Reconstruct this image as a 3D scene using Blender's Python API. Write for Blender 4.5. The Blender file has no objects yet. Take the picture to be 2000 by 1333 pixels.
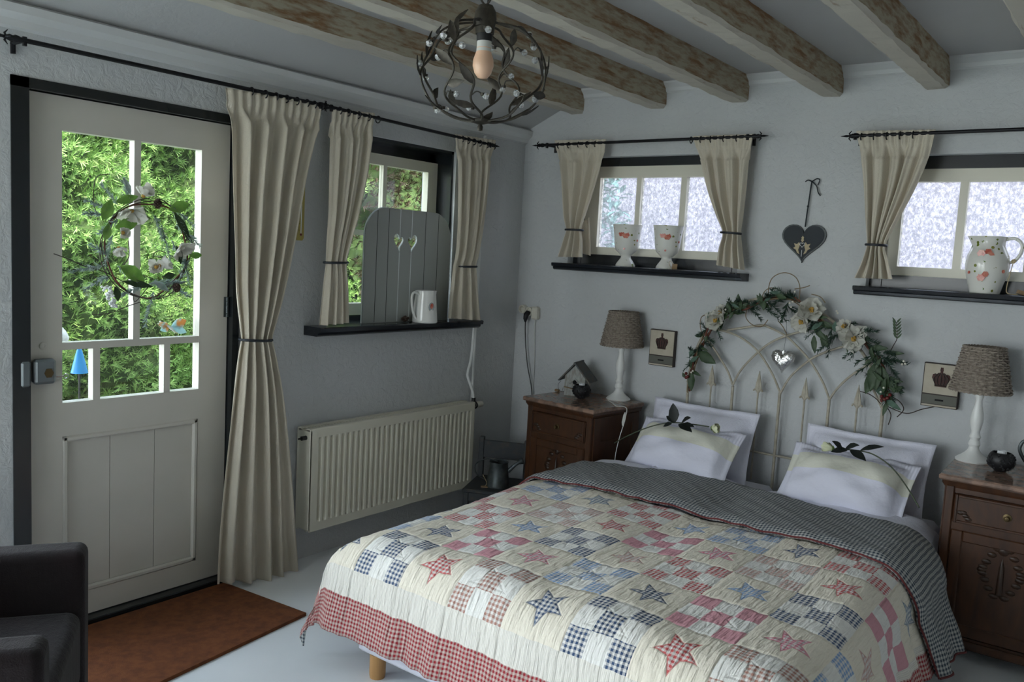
import bpy, math, random
from math import sin, cos, pi, radians, sqrt, atan2, exp
from mathutils import Vector, Matrix
V = Vector
random.seed(7)
col = bpy.context.scene.collection
sc = bpy.context.scene

# ------------------------------------------------------------------ camera
CP = V((3.26883, -4.33858, 1.57061)); YAW, PIT, ROL, FP = radians(37.19492), radians(-5.90421), radians(3.06155), 1655.324
FW = V((-sin(YAW)*cos(PIT), cos(YAW)*cos(PIT), sin(PIT)))
_rt = V((cos(YAW), sin(YAW), 0)); _up = _rt.cross(FW)
RT = cos(ROL)*_rt + sin(ROL)*_up
UP = -sin(ROL)*_rt + cos(ROL)*_up
def A(px, py, ax, v):
    """measured point: where the sight line meets the plane ax = v (metres)"""
    d = (px-1000)/FP*RT - (py-666.5)/FP*UP + FW
    i = 'xyz'.index(ax)
    return CP + d*((v-CP[i])/d[i])
cam = bpy.data.cameras.new('camera'); co = bpy.data.objects.new('camera', cam); col.objects.link(co)
m = Matrix((RT, UP, -FW)).transposed().to_4x4(); m.translation = CP
co.matrix_world = m; cam.sensor_width = 36; cam.lens = FP/2000*36; cam.clip_start = .02; cam.clip_end = 200
sc.camera = co

# ------------------------------------------------------------------ materials
def nt(name):
    mt = bpy.data.materials.new(name); mt.use_nodes = True
    n = mt.node_tree; b = n.nodes['Principled BSDF']
    return mt, n, b
def N(n, t, **k):
    x = n.nodes.new(t)
    for a, v in k.items():
        if a.startswith('i_'):
            key = a[2:]
            key = int(key) if key.isdigit() else key.replace('_', ' ')
            x.inputs[key].default_value = v
        else: setattr(x, a, v)
    return x
def L(n, a, b): n.links.new(a, b)
def math_(n, op, a, b=None, c=None, clamp=False):
    x = n.nodes.new('ShaderNodeMath'); x.operation = op; x.use_clamp = clamp
    for i, v in enumerate((a, b, c)):
        if v is None: continue
        if isinstance(v, (int, float)): x.inputs[i].default_value = v
        else: L(n, v, x.inputs[i])
    return x.outputs[0]
def mixc(n, f, a, b, mode='MIX'):
    x = n.nodes.new('ShaderNodeMix'); x.data_type = 'RGBA'; x.blend_type = mode
    for sck, v in ((x.inputs[0], f), (x.inputs[6], a), (x.inputs[7], b)):
        if isinstance(v, (int, float)): sck.default_value = v
        elif isinstance(v, tuple): sck.default_value = (*v[:3], 1)
        else: L(n, v, sck)
    return x.outputs[2]
def ramp(n, v, p0, p1):
    x = n.nodes.new('ShaderNodeMapRange'); L(n, v, x.inputs[0]); x.inputs[1].default_value = p0; x.inputs[2].default_value = p1
    return x.outputs[0]
def noise(n, vec, scale, detail=3, rough=.5, dist=0):
    x = N(n, 'ShaderNodeTexNoise'); x.inputs['Scale'].default_value = scale; x.inputs['Detail'].default_value = detail
    x.inputs['Roughness'].default_value = rough; x.inputs['Distortion'].default_value = dist
    if vec is not None: L(n, vec, x.inputs['Vector'])
    return x.outputs[0]
def bump(n, b, h, strength, dist=.01):
    x = N(n, 'ShaderNodeBump'); x.inputs['Strength'].default_value = strength; x.inputs['Distance'].default_value = dist
    L(n, h, x.inputs['Height']); L(n, x.outputs[0], b.inputs['Normal'])
def obco(n): return N(n, 'ShaderNodeTexCoord').outputs['Object']
def scaled(n, vec, s):
    x = N(n, 'ShaderNodeMapping'); x.inputs['Scale'].default_value = s; L(n, vec, x.inputs[0]); return x.outputs[0]
def mat(name, c, rough=.6, metal=0, c2=None, s=8, bs=0, bscale=60, bd=.004, stretch=None, spec=.5, amt=(.35, .65)):
    mt, n, b = nt(name)
    b.inputs['Roughness'].default_value = rough; b.inputs['Metallic'].default_value = metal
    b.inputs['Specular IOR Level'].default_value = spec
    b.inputs['Base Color'].default_value = (*c, 1)
    vec = obco(n)
    if stretch: vec = scaled(n, vec, stretch)
    if c2:
        f = ramp(n, noise(n, vec, s, 4), *amt)
        L(n, mixc(n, f, c, c2), b.inputs['Base Color'])
    if bs: bump(n, b, noise(n, vec, bscale, 4), bs, bd)
    return mt
M = {}
# rough plaster
def plaster(name, c, c2, st=.6):
    mt, n, b = nt(name); v = obco(n)
    L(n, mixc(n, ramp(n, noise(n, v, 1.6, 3), .3, .7), c, c2), b.inputs['Base Color'])
    b.inputs['Roughness'].default_value = .85; b.inputs['Specular IOR Level'].default_value = .2
    h = math_(n, 'ADD', noise(n, v, 28, 5, .6, .6), math_(n, 'MULTIPLY', noise(n, v, 6, 2), .9))
    bump(n, b, h, st, .012); return mt
M['wall'] = plaster('white_plaster', (.58, .59, .595), (.53, .545, .555))
M['ceil'] = plaster('ceiling_plaster', (.47, .47, .468), (.44, .44, .44), .12)
M['trim'] = mat('white_trim', (.60, .61, .61), .5)
M['floor'] = mat('painted_floor', (.86, .88, .90), .28, c2=(.82, .845, .865), s=3, bs=.05, bscale=9)
def beam_mat(name, lo, hi, white):
    mt, n, b = nt(name); v = obco(n)
    vs = scaled(n, v, (24, 4.5, 24)); vf = scaled(n, v, (60, 5, 60))
    wood = mixc(n, noise(n, vf, 1.5, 4), (.30, .165, .075), (.17, .095, .042))
    f = math_(n, 'ADD', math_(n, 'MULTIPLY', noise(n, vs, 1.2, 6, .65), .7), math_(n, 'MULTIPLY', noise(n, scaled(n, v, (70, 12, 70)), 1, 3), .3))
    L(n, mixc(n, ramp(n, f, lo, hi), wood, white), b.inputs['Base Color'])
    b.inputs['Roughness'].default_value = .8
    bump(n, b, f, .5, .006); return mt
M['beam_side'] = beam_mat('worn_beam_side', .40, .56, (.42, .375, .28))
M['beam_under'] = beam_mat('worn_beam_underside', .28, .42, (.50, .465, .40))
M['black'] = mat('black_paint', (.012, .015, .017), .25)
M['black_sill'] = mat('black_gloss_sill', (.012, .015, .02), .16)
M['cream'] = mat('cream_paint', (.57, .545, .49), .42, c2=(.54, .52, .465), s=5)
M['creamw'] = mat('cream_window_paint', (.72, .69, .58), .4)
M['iron'] = mat('black_iron', (.015, .015, .018), .45, .6)
M['bronze'] = mat('aged_bronze', (.03, .026, .02), .5, .5, c2=(.06, .052, .04), s=60)
def cloth(name, c, c2=None, sc_=900, st=.3, rough=.9, sheen=.2, trans=0, mscale=6):
    mt, n, b = nt(name); v = obco(n)
    b.inputs['Roughness'].default_value = rough; b.inputs['Specular IOR Level'].default_value = .15
    b.inputs['Sheen Weight'].default_value = sheen
    L(n, mixc(n, ramp(n, noise(n, v, mscale, 3), .35, .65), c, c2 or c), b.inputs['Base Color'])
    h = math_(n, 'ADD', noise(n, v, sc_*.25, 2), math_(n, 'MULTIPLY', noise(n, scaled(n, v, (1, 1, .25)), 45, 3), 1.5))
    bump(n, b, h, st, .004)
    if trans:
        t = N(n, 'ShaderNodeBsdfTranslucent'); t.inputs[0].default_value = (*c, 1)
        mx = N(n, 'ShaderNodeMixShader'); mx.inputs[0].default_value = trans
        L(n, b.outputs[0], mx.inputs[1]); L(n, t.outputs[0], mx.inputs[2])
        L(n, mx.outputs[0], n.nodes['Material Output'].inputs['Surface'])
    return mt
M['curtain'] = cloth('cream_curtain_cotton', (.76, .70, .59), (.71, .65, .54), trans=.25, st=.5)
M['white_cotton'] = cloth('white_lilac_cotton', (.76, .76, .86), (.72, .72, .83), st=.45, mscale=12)
M['sheet'] = cloth('white_sheet', (.74, .74, .82), st=.4)
M['tie'] = mat('dark_tieback_cord', (.012, .016, .025), .5)
M['chair_fabric'] = cloth('brown_ribbed_fabric', (.017, .0115, .012), (.013, .010, .010), st=.5, sheen=.08)
# clear glass
def glass_mat(name, tint=(.96, .98, .97), gl=.06):
    mt, n, b = nt(name)
    t = N(n, 'ShaderNodeBsdfTransparent'); t.inputs[0].default_value = (*tint, 1)
    g = N(n, 'ShaderNodeBsdfGlossy'); g.inputs['Roughness'].default_value = .02
    mx = N(n, 'ShaderNodeMixShader'); mx.inputs[0].default_value = gl
    L(n, t.outputs[0], mx.inputs[1]); L(n, g.outputs[0], mx.inputs[2]); L(n, mx.outputs[0], n.nodes['Material Output'].inputs['Surface'])
    return mt
M['glass'] = glass_mat('clear_pane')
def obscure():
    mt, n, b = nt('hammered_obscure_glass'); v = scaled(n, obco(n), (1, 1, .75))
    vo = N(n, 'ShaderNodeTexVoronoi'); vo.feature = 'SMOOTH_F1'; vo.inputs['Scale'].default_value = 95
    wob = mixc(n, .035, v, N(n, 'ShaderNodeTexNoise', i_Scale=30.).outputs[1]); L(n, wob, vo.inputs['Vector'])
    h = vo.outputs['Distance']
    bp = N(n, 'ShaderNodeBump'); bp.inputs['Strength'].default_value = 1; bp.inputs['Distance'].default_value = .012; L(n, h, bp.inputs['Height'])
    tr = N(n, 'ShaderNodeBsdfTranslucent'); tr.inputs[0].default_value = (.5, .5, .52, 1); L(n, bp.outputs[0], tr.inputs['Normal'])
    tp = N(n, 'ShaderNodeBsdfTransparent')
    L(n, mixc(n, ramp(n, h, .22, .55), (1, 1, 1), (.60, .61, .63)), tp.inputs[0])
    g = N(n, 'ShaderNodeBsdfGlossy'); g.inputs['Roughness'].default_value = .08; L(n, bp.outputs[0], g.inputs['Normal'])
    a = N(n, 'ShaderNodeMixShader'); a.inputs[0].default_value = .8; L(n, tr.outputs[0], a.inputs[1]); L(n, tp.outputs[0], a.inputs[2])
    c = N(n, 'ShaderNodeMixShader'); c.inputs[0].default_value = .07; L(n, a.outputs[0], c.inputs[1]); L(n, g.outputs[0], c.inputs[2])
    L(n, c.outputs[0], n.nodes['Material Output'].inputs['Surface']); return mt
M['obscure'] = obscure()
M['mat'] = mat('coir_mat', (.30, .095, .028), .95, c2=(.20, .06, .02), s=30, bs=1, bscale=420, bd=.01)
M['radiator'] = mat('cream_enamel', (.70, .67, .56), .35)
M['pipe'] = mat('white_pipe_paint', (.70, .71, .70), .35)
M['dark_metal'] = mat('dark_metal', (.05, .05, .05), .4, .8)
M['brass'] = mat('aged_brass', (.12, .085, .04), .4, .8)
M['lockgrey'] = mat('grey_enamel_lock', (.14, .16, .17), .4, .3)
M['chrome'] = mat('chrome', (.7, .7, .7), .12, 1)
def wood(name, a, b_, s=(3, 30, 30), rough=.4):
    mt, n, b = nt(name); v = scaled(n, obco(n), s)
    L(n, mixc(n, ramp(n, noise(n, v, 1.4, 5, .6, 1), .3, .7), a, b_), b.inputs['Base Color'])
    b.inputs['Roughness'].default_value = rough; bump(n, b, noise(n, v, 2, 4), .15, .003); return mt
M['oak'] = wood('dark_oak', (.078, .028, .009), (.036, .013, .005), (14, 30, 3))
M['oakd'] = wood('dark_oak_carving', (.05, .022, .010), (.022, .010, .005), (30, 30, 30))
M['legwood'] = wood('honey_pine', (.55, .30, .11), (.45, .23, .08), (30, 30, 3))
M['marble'] = mat('rosy_marble', (.30, .19, .14), .18, c2=(.17, .115, .09), s=22, amt=(.42, .6))
M['darkpaint'] = mat('worn_dark_grey_paint', (.035, .04, .045), .6, c2=(.07, .06, .05), s=25, amt=(.5, .75))
M['zinc'] = mat('weathered_zinc', (.13, .15, .16), .45, .7, c2=(.06, .07, .07), s=18)
M['wicker'] = mat('grey_wicker', (.34, .29, .24), .85, c2=(.20, .165, .135), s=90, bs=.4, bscale=300)
M['lampwhite'] = mat('white_lacquered_turning', (.78, .78, .76), .28)
M['porcelain'] = mat('white_glazed_porcelain', (.74, .74, .71), .12)
M['bulb'] = mat('peach_bulb_glass', (.78, .50, .34), .3)
M['bulbbase'] = mat('white_bulb_neck', (.62, .62, .58), .3)
def crystal():
    mt, n, b = nt('clear_crystal'); b.inputs['Base Color'].default_value = (.9, .92, .93, 1)
    b.inputs['Roughness'].default_value = .03; b.inputs['Transmission Weight'].default_value = .75; return mt
M['crystal'] = crystal()
M['hbiron'] = mat('antique_cream_iron', (.46, .42, .34), .6, c2=(.36, .32, .25), s=40)
M['silver'] = mat('mercury_glass', (.80, .80, .80), .1, 1, bs=.8, bscale=55, bd=.01)
M['leaf'] = mat('dark_green_leaf', (.030, .065, .022), .5, c2=(.055, .10, .04), s=30)
M['leaf_light'] = mat('fresh_green_leaf', (.30, .46, .14), .5, c2=(.20, .34, .10), s=30)
M['pine'] = mat('blue_green_needles', (.045, .095, .065), .7, c2=(.08, .14, .10), s=50)
M['pine_frost'] = mat('frosted_needles', (.34, .44, .40), .7, c2=(.50, .56, .54), s=50)
M['petal'] = mat('ivory_petal', (.80, .79, .74), .6, c2=(.70, .69, .62), s=25)
M['stamen'] = mat('ochre_stamen', (.42, .25, .05), .8)
M['twig'] = mat('red_brown_vine', (.16, .05, .025), .8, c2=(.08, .03, .02), s=30)
M['twig_tan'] = mat('tan_vine', (.22, .16, .09), .8)
M['twig_dark'] = mat('dark_twig', (.05, .035, .028), .8)
M['berry'] = mat('white_berry', (.75, .72, .62), .3)
M['redberry'] = mat('red_berry', (.13, .012, .010), .35)
M['cone'] = mat('pine_cone_brown', (.05, .03, .02), .9, bs=1, bscale=60)
M['rose'] = mat('pale_rose_petal', (.72, .74, .52), .6)
M['blackleaf'] = mat('blackish_rose_leaf', (.008, .012, .010), .6)
M['stem'] = mat('dull_green_stem', (.06, .075, .045), .7)
M['greypanel'] = mat('grey_green_paint', (.33, .35, .33), .4)
M['mirror'] = mat('mirror_glass', (.8, .82, .82), .03, 1)
M['edge'] = mat('bright_bevel', (.75, .8, .8), .15)
M['slate'] = mat('slate_blue_roof', (.055, .075, .085), .6, c2=(.09, .07, .05), s=30)
M['birdwall'] = mat('weathered_white_boards', (.42, .43, .42), .8, c2=(.26, .25, .22), s=26, stretch=(3, 3, 1))
M['hole'] = mat('dark_opening', (.006, .006, .006), .9)
M['yellow'] = mat('yellow_enamel', (.42, .34, .09), .4)
M['socket'] = mat('cream_plastic', (.66, .63, .54), .35)
M['cable_black'] = mat('black_cable', (.01, .01, .012), .5)
M['cable_white'] = mat('white_cable', (.62, .62, .58), .4)
M['crown'] = mat('oxblood_print', (.075, .022, .018), .7, c2=(.035, .016, .012), s=60)
M['blockedge'] = mat('dark_brown_edge', (.03, .018, .014), .6)
M['blockcream'] = mat('cream_print', (.50, .45, .36), .7, c2=(.44, .39, .30), s=20)
M['blockstrip'] = mat('olive_grey_strip', (.12, .12, .10), .7)
M['tagcard'] = mat('brown_card', (.30, .20, .11), .8)
M['string'] = mat('natural_string', (.50, .40, .24), .9)
M['heartdark'] = mat('dark_slate_paint', (.022, .028, .034), .7)
M['heartedge'] = mat('grey_edge', (.11, .12, .12), .7)
M['ornament'] = mat('beige_ornament', (.46, .38, .24), .7)
M['basewhite'] = cloth('white_boxspring_fabric', (.72, .72, .80), st=.2)

def translucent(key, f):
    mt = M[key]; n = mt.node_tree; b = n.nodes['Principled BSDF']; t = N(n, 'ShaderNodeBsdfTranslucent')
    if b.inputs['Base Color'].links: L(n, b.inputs['Base Color'].links[0].from_socket, t.inputs[0])
    mx = N(n, 'ShaderNodeMixShader'); mx.inputs[0].default_value = f
    L(n, b.outputs[0], mx.inputs[1]); L(n, t.outputs[0], mx.inputs[2]); L(n, mx.outputs[0], n.nodes['Material Output'].inputs['Surface'])
# gingham cloth (needs UV in metres)
def gingham_nodes(n, uv, fab, white, p):
    s = N(n, 'ShaderNodeSeparateXYZ'); L(n, uv, s.inputs[0])
    def sq(o): return math_(n, 'GREATER_THAN', math_(n, 'FRACT', math_(n, 'DIVIDE', o, p)), .5)
    k = math_(n, 'MULTIPLY', math_(n, 'ADD', sq(s.outputs[0]), sq(s.outputs[1])), .5)
    return mixc(n, k, white, fab)
def gingham(name, fab, white, p):
    mt, n, b = nt(name); uv = N(n, 'ShaderNodeUVMap').outputs[0]
    b.inputs['Roughness'].default_value = .9; b.inputs['Specular IOR Level'].default_value = .15
    L(n, gingham_nodes(n, uv, fab, white, p), b.inputs['Base Color'])
    bump(n, b, noise(n, scaled(n, obco(n), (12, 60, 12)), 1.2, 3), .7, .006)
    return mt
M['grey_gingham'] = gingham('slate_green_gingham', (.050, .068, .092), (.50, .50, .48), .015)
M['red_gingham'] = gingham('red_gingham', (.30, .030, .035), (.62, .50, .44), .014)
def quilt_mat():
    mt, n, b = nt('patchwork_quilt_top')
    b.inputs['Roughness'].default_value = .9; b.inputs['Specular IOR Level'].default_value = .15
    uv = N(n, 'ShaderNodeUVMap', uv_map='metres').outputs[0]; loc = N(n, 'ShaderNodeUVMap', uv_map='block').outputs[0]
    fab = N(n, 'ShaderNodeAttribute', attribute_name='fabric').outputs['Color']
    kind = N(n, 'ShaderNodeAttribute', attribute_name='kindof').outputs['Fac']
    def eq(v): return math_(n, 'COMPARE', kind, v, .2)
    cream = (.89, .82, .69); ivory = (.90, .88, .83)
    g = gingham_nodes(n, uv, fab, (.82, .79, .75), .0165)
    s = N(n, 'ShaderNodeSeparateXYZ'); L(n, loc, s.inputs[0])
    x, y = s.outputs[0], s.outputs[1]
    # five-pointed star
    wob = math_(n, 'MULTIPLY', math_(n, 'SUBTRACT', noise(n, uv, 9, 1), .5), .10)
    r = math_(n, 'ADD', math_(n, 'SQRT', math_(n, 'ADD', math_(n, 'MULTIPLY', x, x), math_(n, 'MULTIPLY', y, y))), wob)
    a = math_(n, 'ARCTAN2', x, math_(n, 'MULTIPLY', y, -1))
    q = 2*pi/5
    fold = math_(n, 'ABSOLUTE', math_(n, 'SUBTRACT', math_(n, 'MODULO', math_(n, 'ADD', a, 10*q+q/2), q), q/2))
    pxx = math_(n, 'MULTIPLY', r, math_(n, 'COSINE', fold)); pyy = math_(n, 'MULTIPLY', r, math_(n, 'SINE', fold))
    RR, ri = .305, .132
    nx, ny, cc = ri*sin(pi/5), RR-ri*cos(pi/5), RR*ri*sin(pi/5)
    d = math_(n, 'SUBTRACT', math_(n, 'ADD', math_(n, 'MULTIPLY', pxx, nx), math_(n, 'MULTIPLY', pyy, ny)), cc)
    star = math_(n, 'LESS_THAN', d, 0)
    rim = math_(n, 'LESS_THAN', math_(n, 'ABSOLUTE', d), .0022)
    colr = mixc(n, star, cream, g)
    colr = mixc(n, math_(n, 'MULTIPLY', rim, .65), colr, fab)
    colr = mixc(n, eq(2), ivory, colr)           # kind 2 : star block
    colr = mixc(n, eq(1), colr, g)               # kind 1 : gingham patch
    solid = mixc(n, .35, fab, (.7, .62, .6))
    colr = mixc(n, eq(5), colr, solid)           # kind 5 : plain pink patch
    # kind 3 : finely striped border
    su = N(n, 'ShaderNodeSeparateXYZ'); L(n, uv, su.inputs[0])
    st = math_(n, 'GREATER_THAN', math_(n, 'FRACT', math_(n, 'DIVIDE', su.outputs[0], .006)), .6)
    colr = mixc(n, eq(3), colr, mixc(n, math_(n, 'MULTIPLY', st, .5), (.86, .82, .74), (.62, .58, .52)))
    rg = gingham_nodes(n, uv, (.34, .030, .04), (.62, .50, .45), .0145)
    colr = mixc(n, eq(4), colr, rg)
    L(n, colr, b.inputs['Base Color'])
    # quilted relief : seams around blocks, puckers
    ex = math_(n, 'SUBTRACT', .5, math_(n, 'ABSOLUTE', x)); ey = math_(n, 'SUBTRACT', .5, math_(n, 'ABSOLUTE', y))
    seam = ramp(n, math_(n, 'MINIMUM', ex, ey), 0, .05)
    echo = ramp(n, math_(n, 'ABSOLUTE', d), 0, .006)
    pk = noise(n, scaled(n, uv, (22, 10, 1)), 2.2, 4, .6)
    pk2 = noise(n, scaled(n, uv, (70, 9, 1)), 1, 2, .5)
    h = math_(n, 'ADD', math_(n, 'MULTIPLY', seam, .5), math_(n, 'MULTIPLY', echo, .25))
    h = math_(n, 'ADD', h, math_(n, 'MULTIPLY', pk, .75)); h = math_(n, 'ADD', h, math_(n, 'MULTIPLY', pk2, 1.4))
    bump(n, b, h, .9, .010)
    return mt
M['quilt'] = quilt_mat()
def pillow_front():
    mt, n, b = nt('white_pillow_with_cream_band'); uv = N(n, 'ShaderNodeUVMap').outputs[0]
    s = N(n, 'ShaderNodeSeparateXYZ'); L(n, uv, s.inputs[0])
    v = s.outputs[1]; band = math_(n, 'COMPARE', v, .66, .13)
    L(n, mixc(n, band, (.74, .74, .85), (.72, .71, .62)), b.inputs['Base Color'])
    b.inputs['Roughness'].default_value = .9; b.inputs['Specular IOR Level'].default_value = .1
    rib = math_(n, 'SINE', math_(n, 'MULTIPLY', s.outputs[0], 260))
    top = math_(n, 'GREATER_THAN', v, .80)
    h = math_(n, 'ADD', noise(n, obco(n), 30, 3), math_(n, 'MULTIPLY', math_(n, 'MULTIPLY', rib, top), .25))
    bump(n, b, h, .5, .006); return mt
M['pillow_front'] = pillow_front()
def floral(name, seedv=0):
    mt, n, b = nt(name); v = obco(n)
    b.inputs['Roughness'].default_value = .12
    mp = N(n, 'ShaderNodeMapping'); L(n, v, mp.inputs[0]); mp.inputs['Location'].default_value = (seedv, 0, 0)
    vo = N(n, 'ShaderNodeTexVoronoi'); vo.inputs['Scale'].default_value = 42; L(n, mp.outputs[0], vo.inputs['Vector'])
    big = noise(n, mp.outputs[0], 17, 2)
    leafm = math_(n, 'MULTIPLY', math_(n, 'LESS_THAN', vo.outputs['Distance'], .30), math_(n, 'GREATER_THAN', big, .50))
    s = N(n, 'ShaderNodeSeparateColor'); L(n, vo.outputs['Color'], s.inputs[0])
    leafm = math_(n, 'MULTIPLY', leafm, math_(n, 'GREATER_THAN', s.outputs[1], .45))
    colr = mixc(n, leafm, (.74, .73, .68), mixc(n, s.outputs[0], (.10, .18, .03), (.28, .26, .06)))
    L(n, colr, b.inputs['Base Color'])
    return mt
M['floral'] = floral('floral_glazed_porcelain')
M['rosepaint'] = mat('painted_rose_red', (.50, .10, .07), .2, c2=(.66, .28, .20), s=70)
M['birdblue'] = mat('painted_bird_grey', (.36, .40, .42), .2)
def hedge_mat(name, a, b_, c):
    mt, n, b = nt(name); v = obco(n)
    f = noise(n, v, 5, 4); g = noise(n, v, 40, 2)
    L(n, mixc(n, ramp(n, f, .58, .72), mixc(n, ramp(n, g, .3, .7), a, b_), c), b.inputs['Base Color'])
    b.inputs['Roughness'].default_value = .6; return mt
M['hedge'] = hedge_mat('thuja_green', (.12, .27, .05), (.38, .54, .17), (.22, .32, .11))
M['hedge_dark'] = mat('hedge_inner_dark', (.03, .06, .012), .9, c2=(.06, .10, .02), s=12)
M['hedge_brown'] = hedge_mat('brown_conifer', (.035, .022, .012), (.085, .05, .025), (.05, .075, .02))
M['grass'] = mat('outdoor_paving', (.42, .42, .38), .9, c2=(.30, .33, .24), s=3)
M['pinkwall'] = mat('pale_lilac_rendered_wall', (.42, .385, .43), .9, c2=(.38, .35, .40), s=3)
M['bluecone'] = mat('bright_blue_enamel', (.03, .28, .65), .4)
M['whitemetal'] = mat('white_enamel', (.75, .77, .78), .35)
M['wing'] = mat('pale_turquoise_wing', (.55, .75, .78), .4, c2=(.75, .40, .12), s=24, amt=(.5, .62))

for k_, f_ in (('leaf_light', .5), ('petal', .45), ('pine_frost', .4), ('wing', .5), ('leaf', .25)): translucent(k_, f_)

# ------------------------------------------------------------------ mesh helpers
class MB:
    def __init__(s): s.v = []; s.f = []; s.uv = {}; s.mi = []; s.cur = 0
    def add(s, vs, fs):
        o = len(s.v); s.v += [V(p) for p in vs]
        for f in fs: s.f.append(tuple(i+o for i in f)); s.mi.append(s.cur)
        return o
    def box(s, lo, hi, M_=None, bev=0):
        x0, y0, z0 = [min(a, b) for a, b in zip(lo, hi)]; x1, y1, z1 = [max(a, b) for a, b in zip(lo, hi)]
        if bev:
            b = min(bev, (x1-x0)*.49, (y1-y0)*.49, (z1-z0)*.49)
            P = []
            for z, e in ((z0, b), (z0+b, 0), (z1-b, 0), (z1, b)):
                P.append([(x0+e, y0+b+(0 if e == 0 else 0)), (x0+b+(0), y0+e), (x1-b, y0+e), (x1-e, y0+b), (x1-e, y1-b), (x1-b, y1-e), (x0+b, y1-e), (x0+e, y1-b)])
            vs = [(a, c, z) for ring, z in zip(P, (z0, z0+b, z1-b, z1)) for a, c in ring]
            fs = [tuple(range(7, -1, -1)), tuple(24+i for i in range(8))]
            for k in range(3):
                for i in range(8):
                    j = (i+1) % 8; fs.append((k*8+i, k*8+j, k*8+8+j, k*8+8+i))
        else:
            vs = [(x, y, z) for z in (z0, z1) for x, y in ((x0, y0), (x1, y0), (x1, y1), (x0, y1))]
            fs = [(3, 2, 1, 0), (4, 5, 6, 7), (0, 1, 5, 4), (1, 2, 6, 5), (2, 3, 7, 6), (3, 0, 4, 7)]
        if M_: vs = [M_ @ V(p) for p in vs]
        s.add(vs, fs); return s
    def tube(s, path, r, n=8, cap=True, closed=False, flat=None):
        path = [V(p) for p in path]; k = len(path)
        rr = r if isinstance(r, (list, tuple)) else [r]*k
        t0 = (path[1]-path[0]).normalized()
        ref = V((0, 0, 1)) if abs(t0.z) < .9 else V((1, 0, 0))
        u = t0.cross(ref).normalized(); vs = []
        for i, p in enumerate(path):
            if closed: t = path[(i+1) % k]-path[i-1]
            else: t = path[min(i+1, k-1)]-path[max(i-1, 0)]
            t = t.normalized() if t.length > 1e-9 else t0
            u = (u-t*u.dot(t))
            u = u.normalized() if u.length > 1e-6 else t.orthogonal().normalized()
            w = t.cross(u)
            for j in range(n):
                a = 2*pi*j/n; vs.append(p+(u*cos(a)+w*sin(a)*(flat or 1))*rr[i])
        fs = []
        for i in range(k if closed else k-1):
            i2 = (i+1) % k
            for j in range(n):
                j2 = (j+1) % n; fs.append((i*n+j, i*n+j2, i2*n+j2, i2*n+j))
        if cap and not closed: fs += [tuple(range(n-1, -1, -1)), tuple((k-1)*n+j for j in range(n))]
        s.add(vs, fs); return s
    def lathe(s, prof, c=(0, 0, 0), n=28, axis='z', sx=1, fn=None, caps=True):
        vs = []; c = V(c)
        for r, z in prof:
            for j in range(n):
                a = 2*pi*j/n; rr = r if fn is None else fn(r, z, a)
                p = (rr*cos(a)*sx, rr*sin(a), z)
                if axis == 'x': p = (p[2], p[0], p[1])
                if axis == 'y': p = (p[0], p[2], p[1])
                vs.append(c+V(p))
        fs = []; k = len(prof)
        for i in range(k-1):
            for j in range(n):
                j2 = (j+1) % n; f = (i*n+j, i*n+j2, (i+1)*n+j2, (i+1)*n+j); fs.append(f if axis != 'y' else f[::-1])
        if caps:
            if prof[0][0] > 1e-5: fs.append(tuple(range(n-1, -1, -1)))
            if prof[-1][0] > 1e-5: fs.append(tuple((k-1)*n+j for j in range(n)))
        s.add(vs, fs); return s
    def ball(s, c, r, n=12, m=8, sc=(1, 1, 1)):
        c = V(c); vs = [c+V((0, 0, -r*sc[2]))]
        for i in range(1, m):
            t = -pi/2+pi*i/m
            for j in range(n):
                a = 2*pi*j/n; vs.append(c+V((r*cos(t)*cos(a)*sc[0], r*cos(t)*sin(a)*sc[1], r*sin(t)*sc[2])))
        vs.append(c+V((0, 0, r*sc[2]))); fs = []
        for j in range(n): fs.append((0, 1+(j+1) % n, 1+j))
        for i in range(m-2):
            for j in range(n):
                j2 = (j+1) % n; fs.append((1+i*n+j, 1+i*n+j2, 1+(i+1)*n+j2, 1+(i+1)*n+j))
        e = len(vs)-1
        for j in range(n): fs.append((1+(m-2)*n+j, 1+(m-2)*n+(j+1) % n, e))
        s.add(vs, fs); return s
    def prism(s, pts, d):
        """closed planar outline pts (3d) thickened by vector d"""
        pts = [V(p) for p in pts]; d = V(d); k = len(pts)
        fs = [tuple(range(k-1, -1, -1)), tuple(range(k, 2*k))]
        fs += [(i, (i+1) % k, k+(i+1) % k, k+i) for i in range(k)]
        s.add(pts+[p+d for p in pts], fs); return s
    def grid(s, nu, nv, fn, thick=0):
        vs = [fn(i/nu, j/nv) for j in range(nv+1) for i in range(nu+1)]
        fs = [(j*(nu+1)+i, j*(nu+1)+i+1, (j+1)*(nu+1)+i+1, (j+1)*(nu+1)+i) for j in range(nv) for i in range(nu)]
        s.add(vs, fs); return s
    def leaf(s, p, d, up, Ln, W, curl=.15):
        p = V(p); d = V(d).normalized(); up = V(up); sd = d.cross(up)
        sd = sd.normalized() if sd.length > 1e-6 else d.orthogonal().normalized()
        nn = sd.cross(d)
        prof = ((0, .06), (.15, .55), (.4, 1), (.65, .85), (.88, .38), (1, .02))
        vs = []
        for t, w in prof:
            c = p+d*Ln*t-nn*curl*Ln*t*t
            vs += [c-sd*W/2*w+nn*W*.12*w, c-nn*W*.04, c+sd*W/2*w+nn*W*.12*w]
        fs = []
        for i in range(len(prof)-1):
            for k in (0, 1): a = i*3+k; fs.append((a, a+1, a+4, a+3))
        o = len(vs); vs += [q-nn*.0012 for q in vs]
        fs += [tuple(o+i for i in f[::-1]) for f in fs]
        s.add(vs, fs); return s
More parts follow.
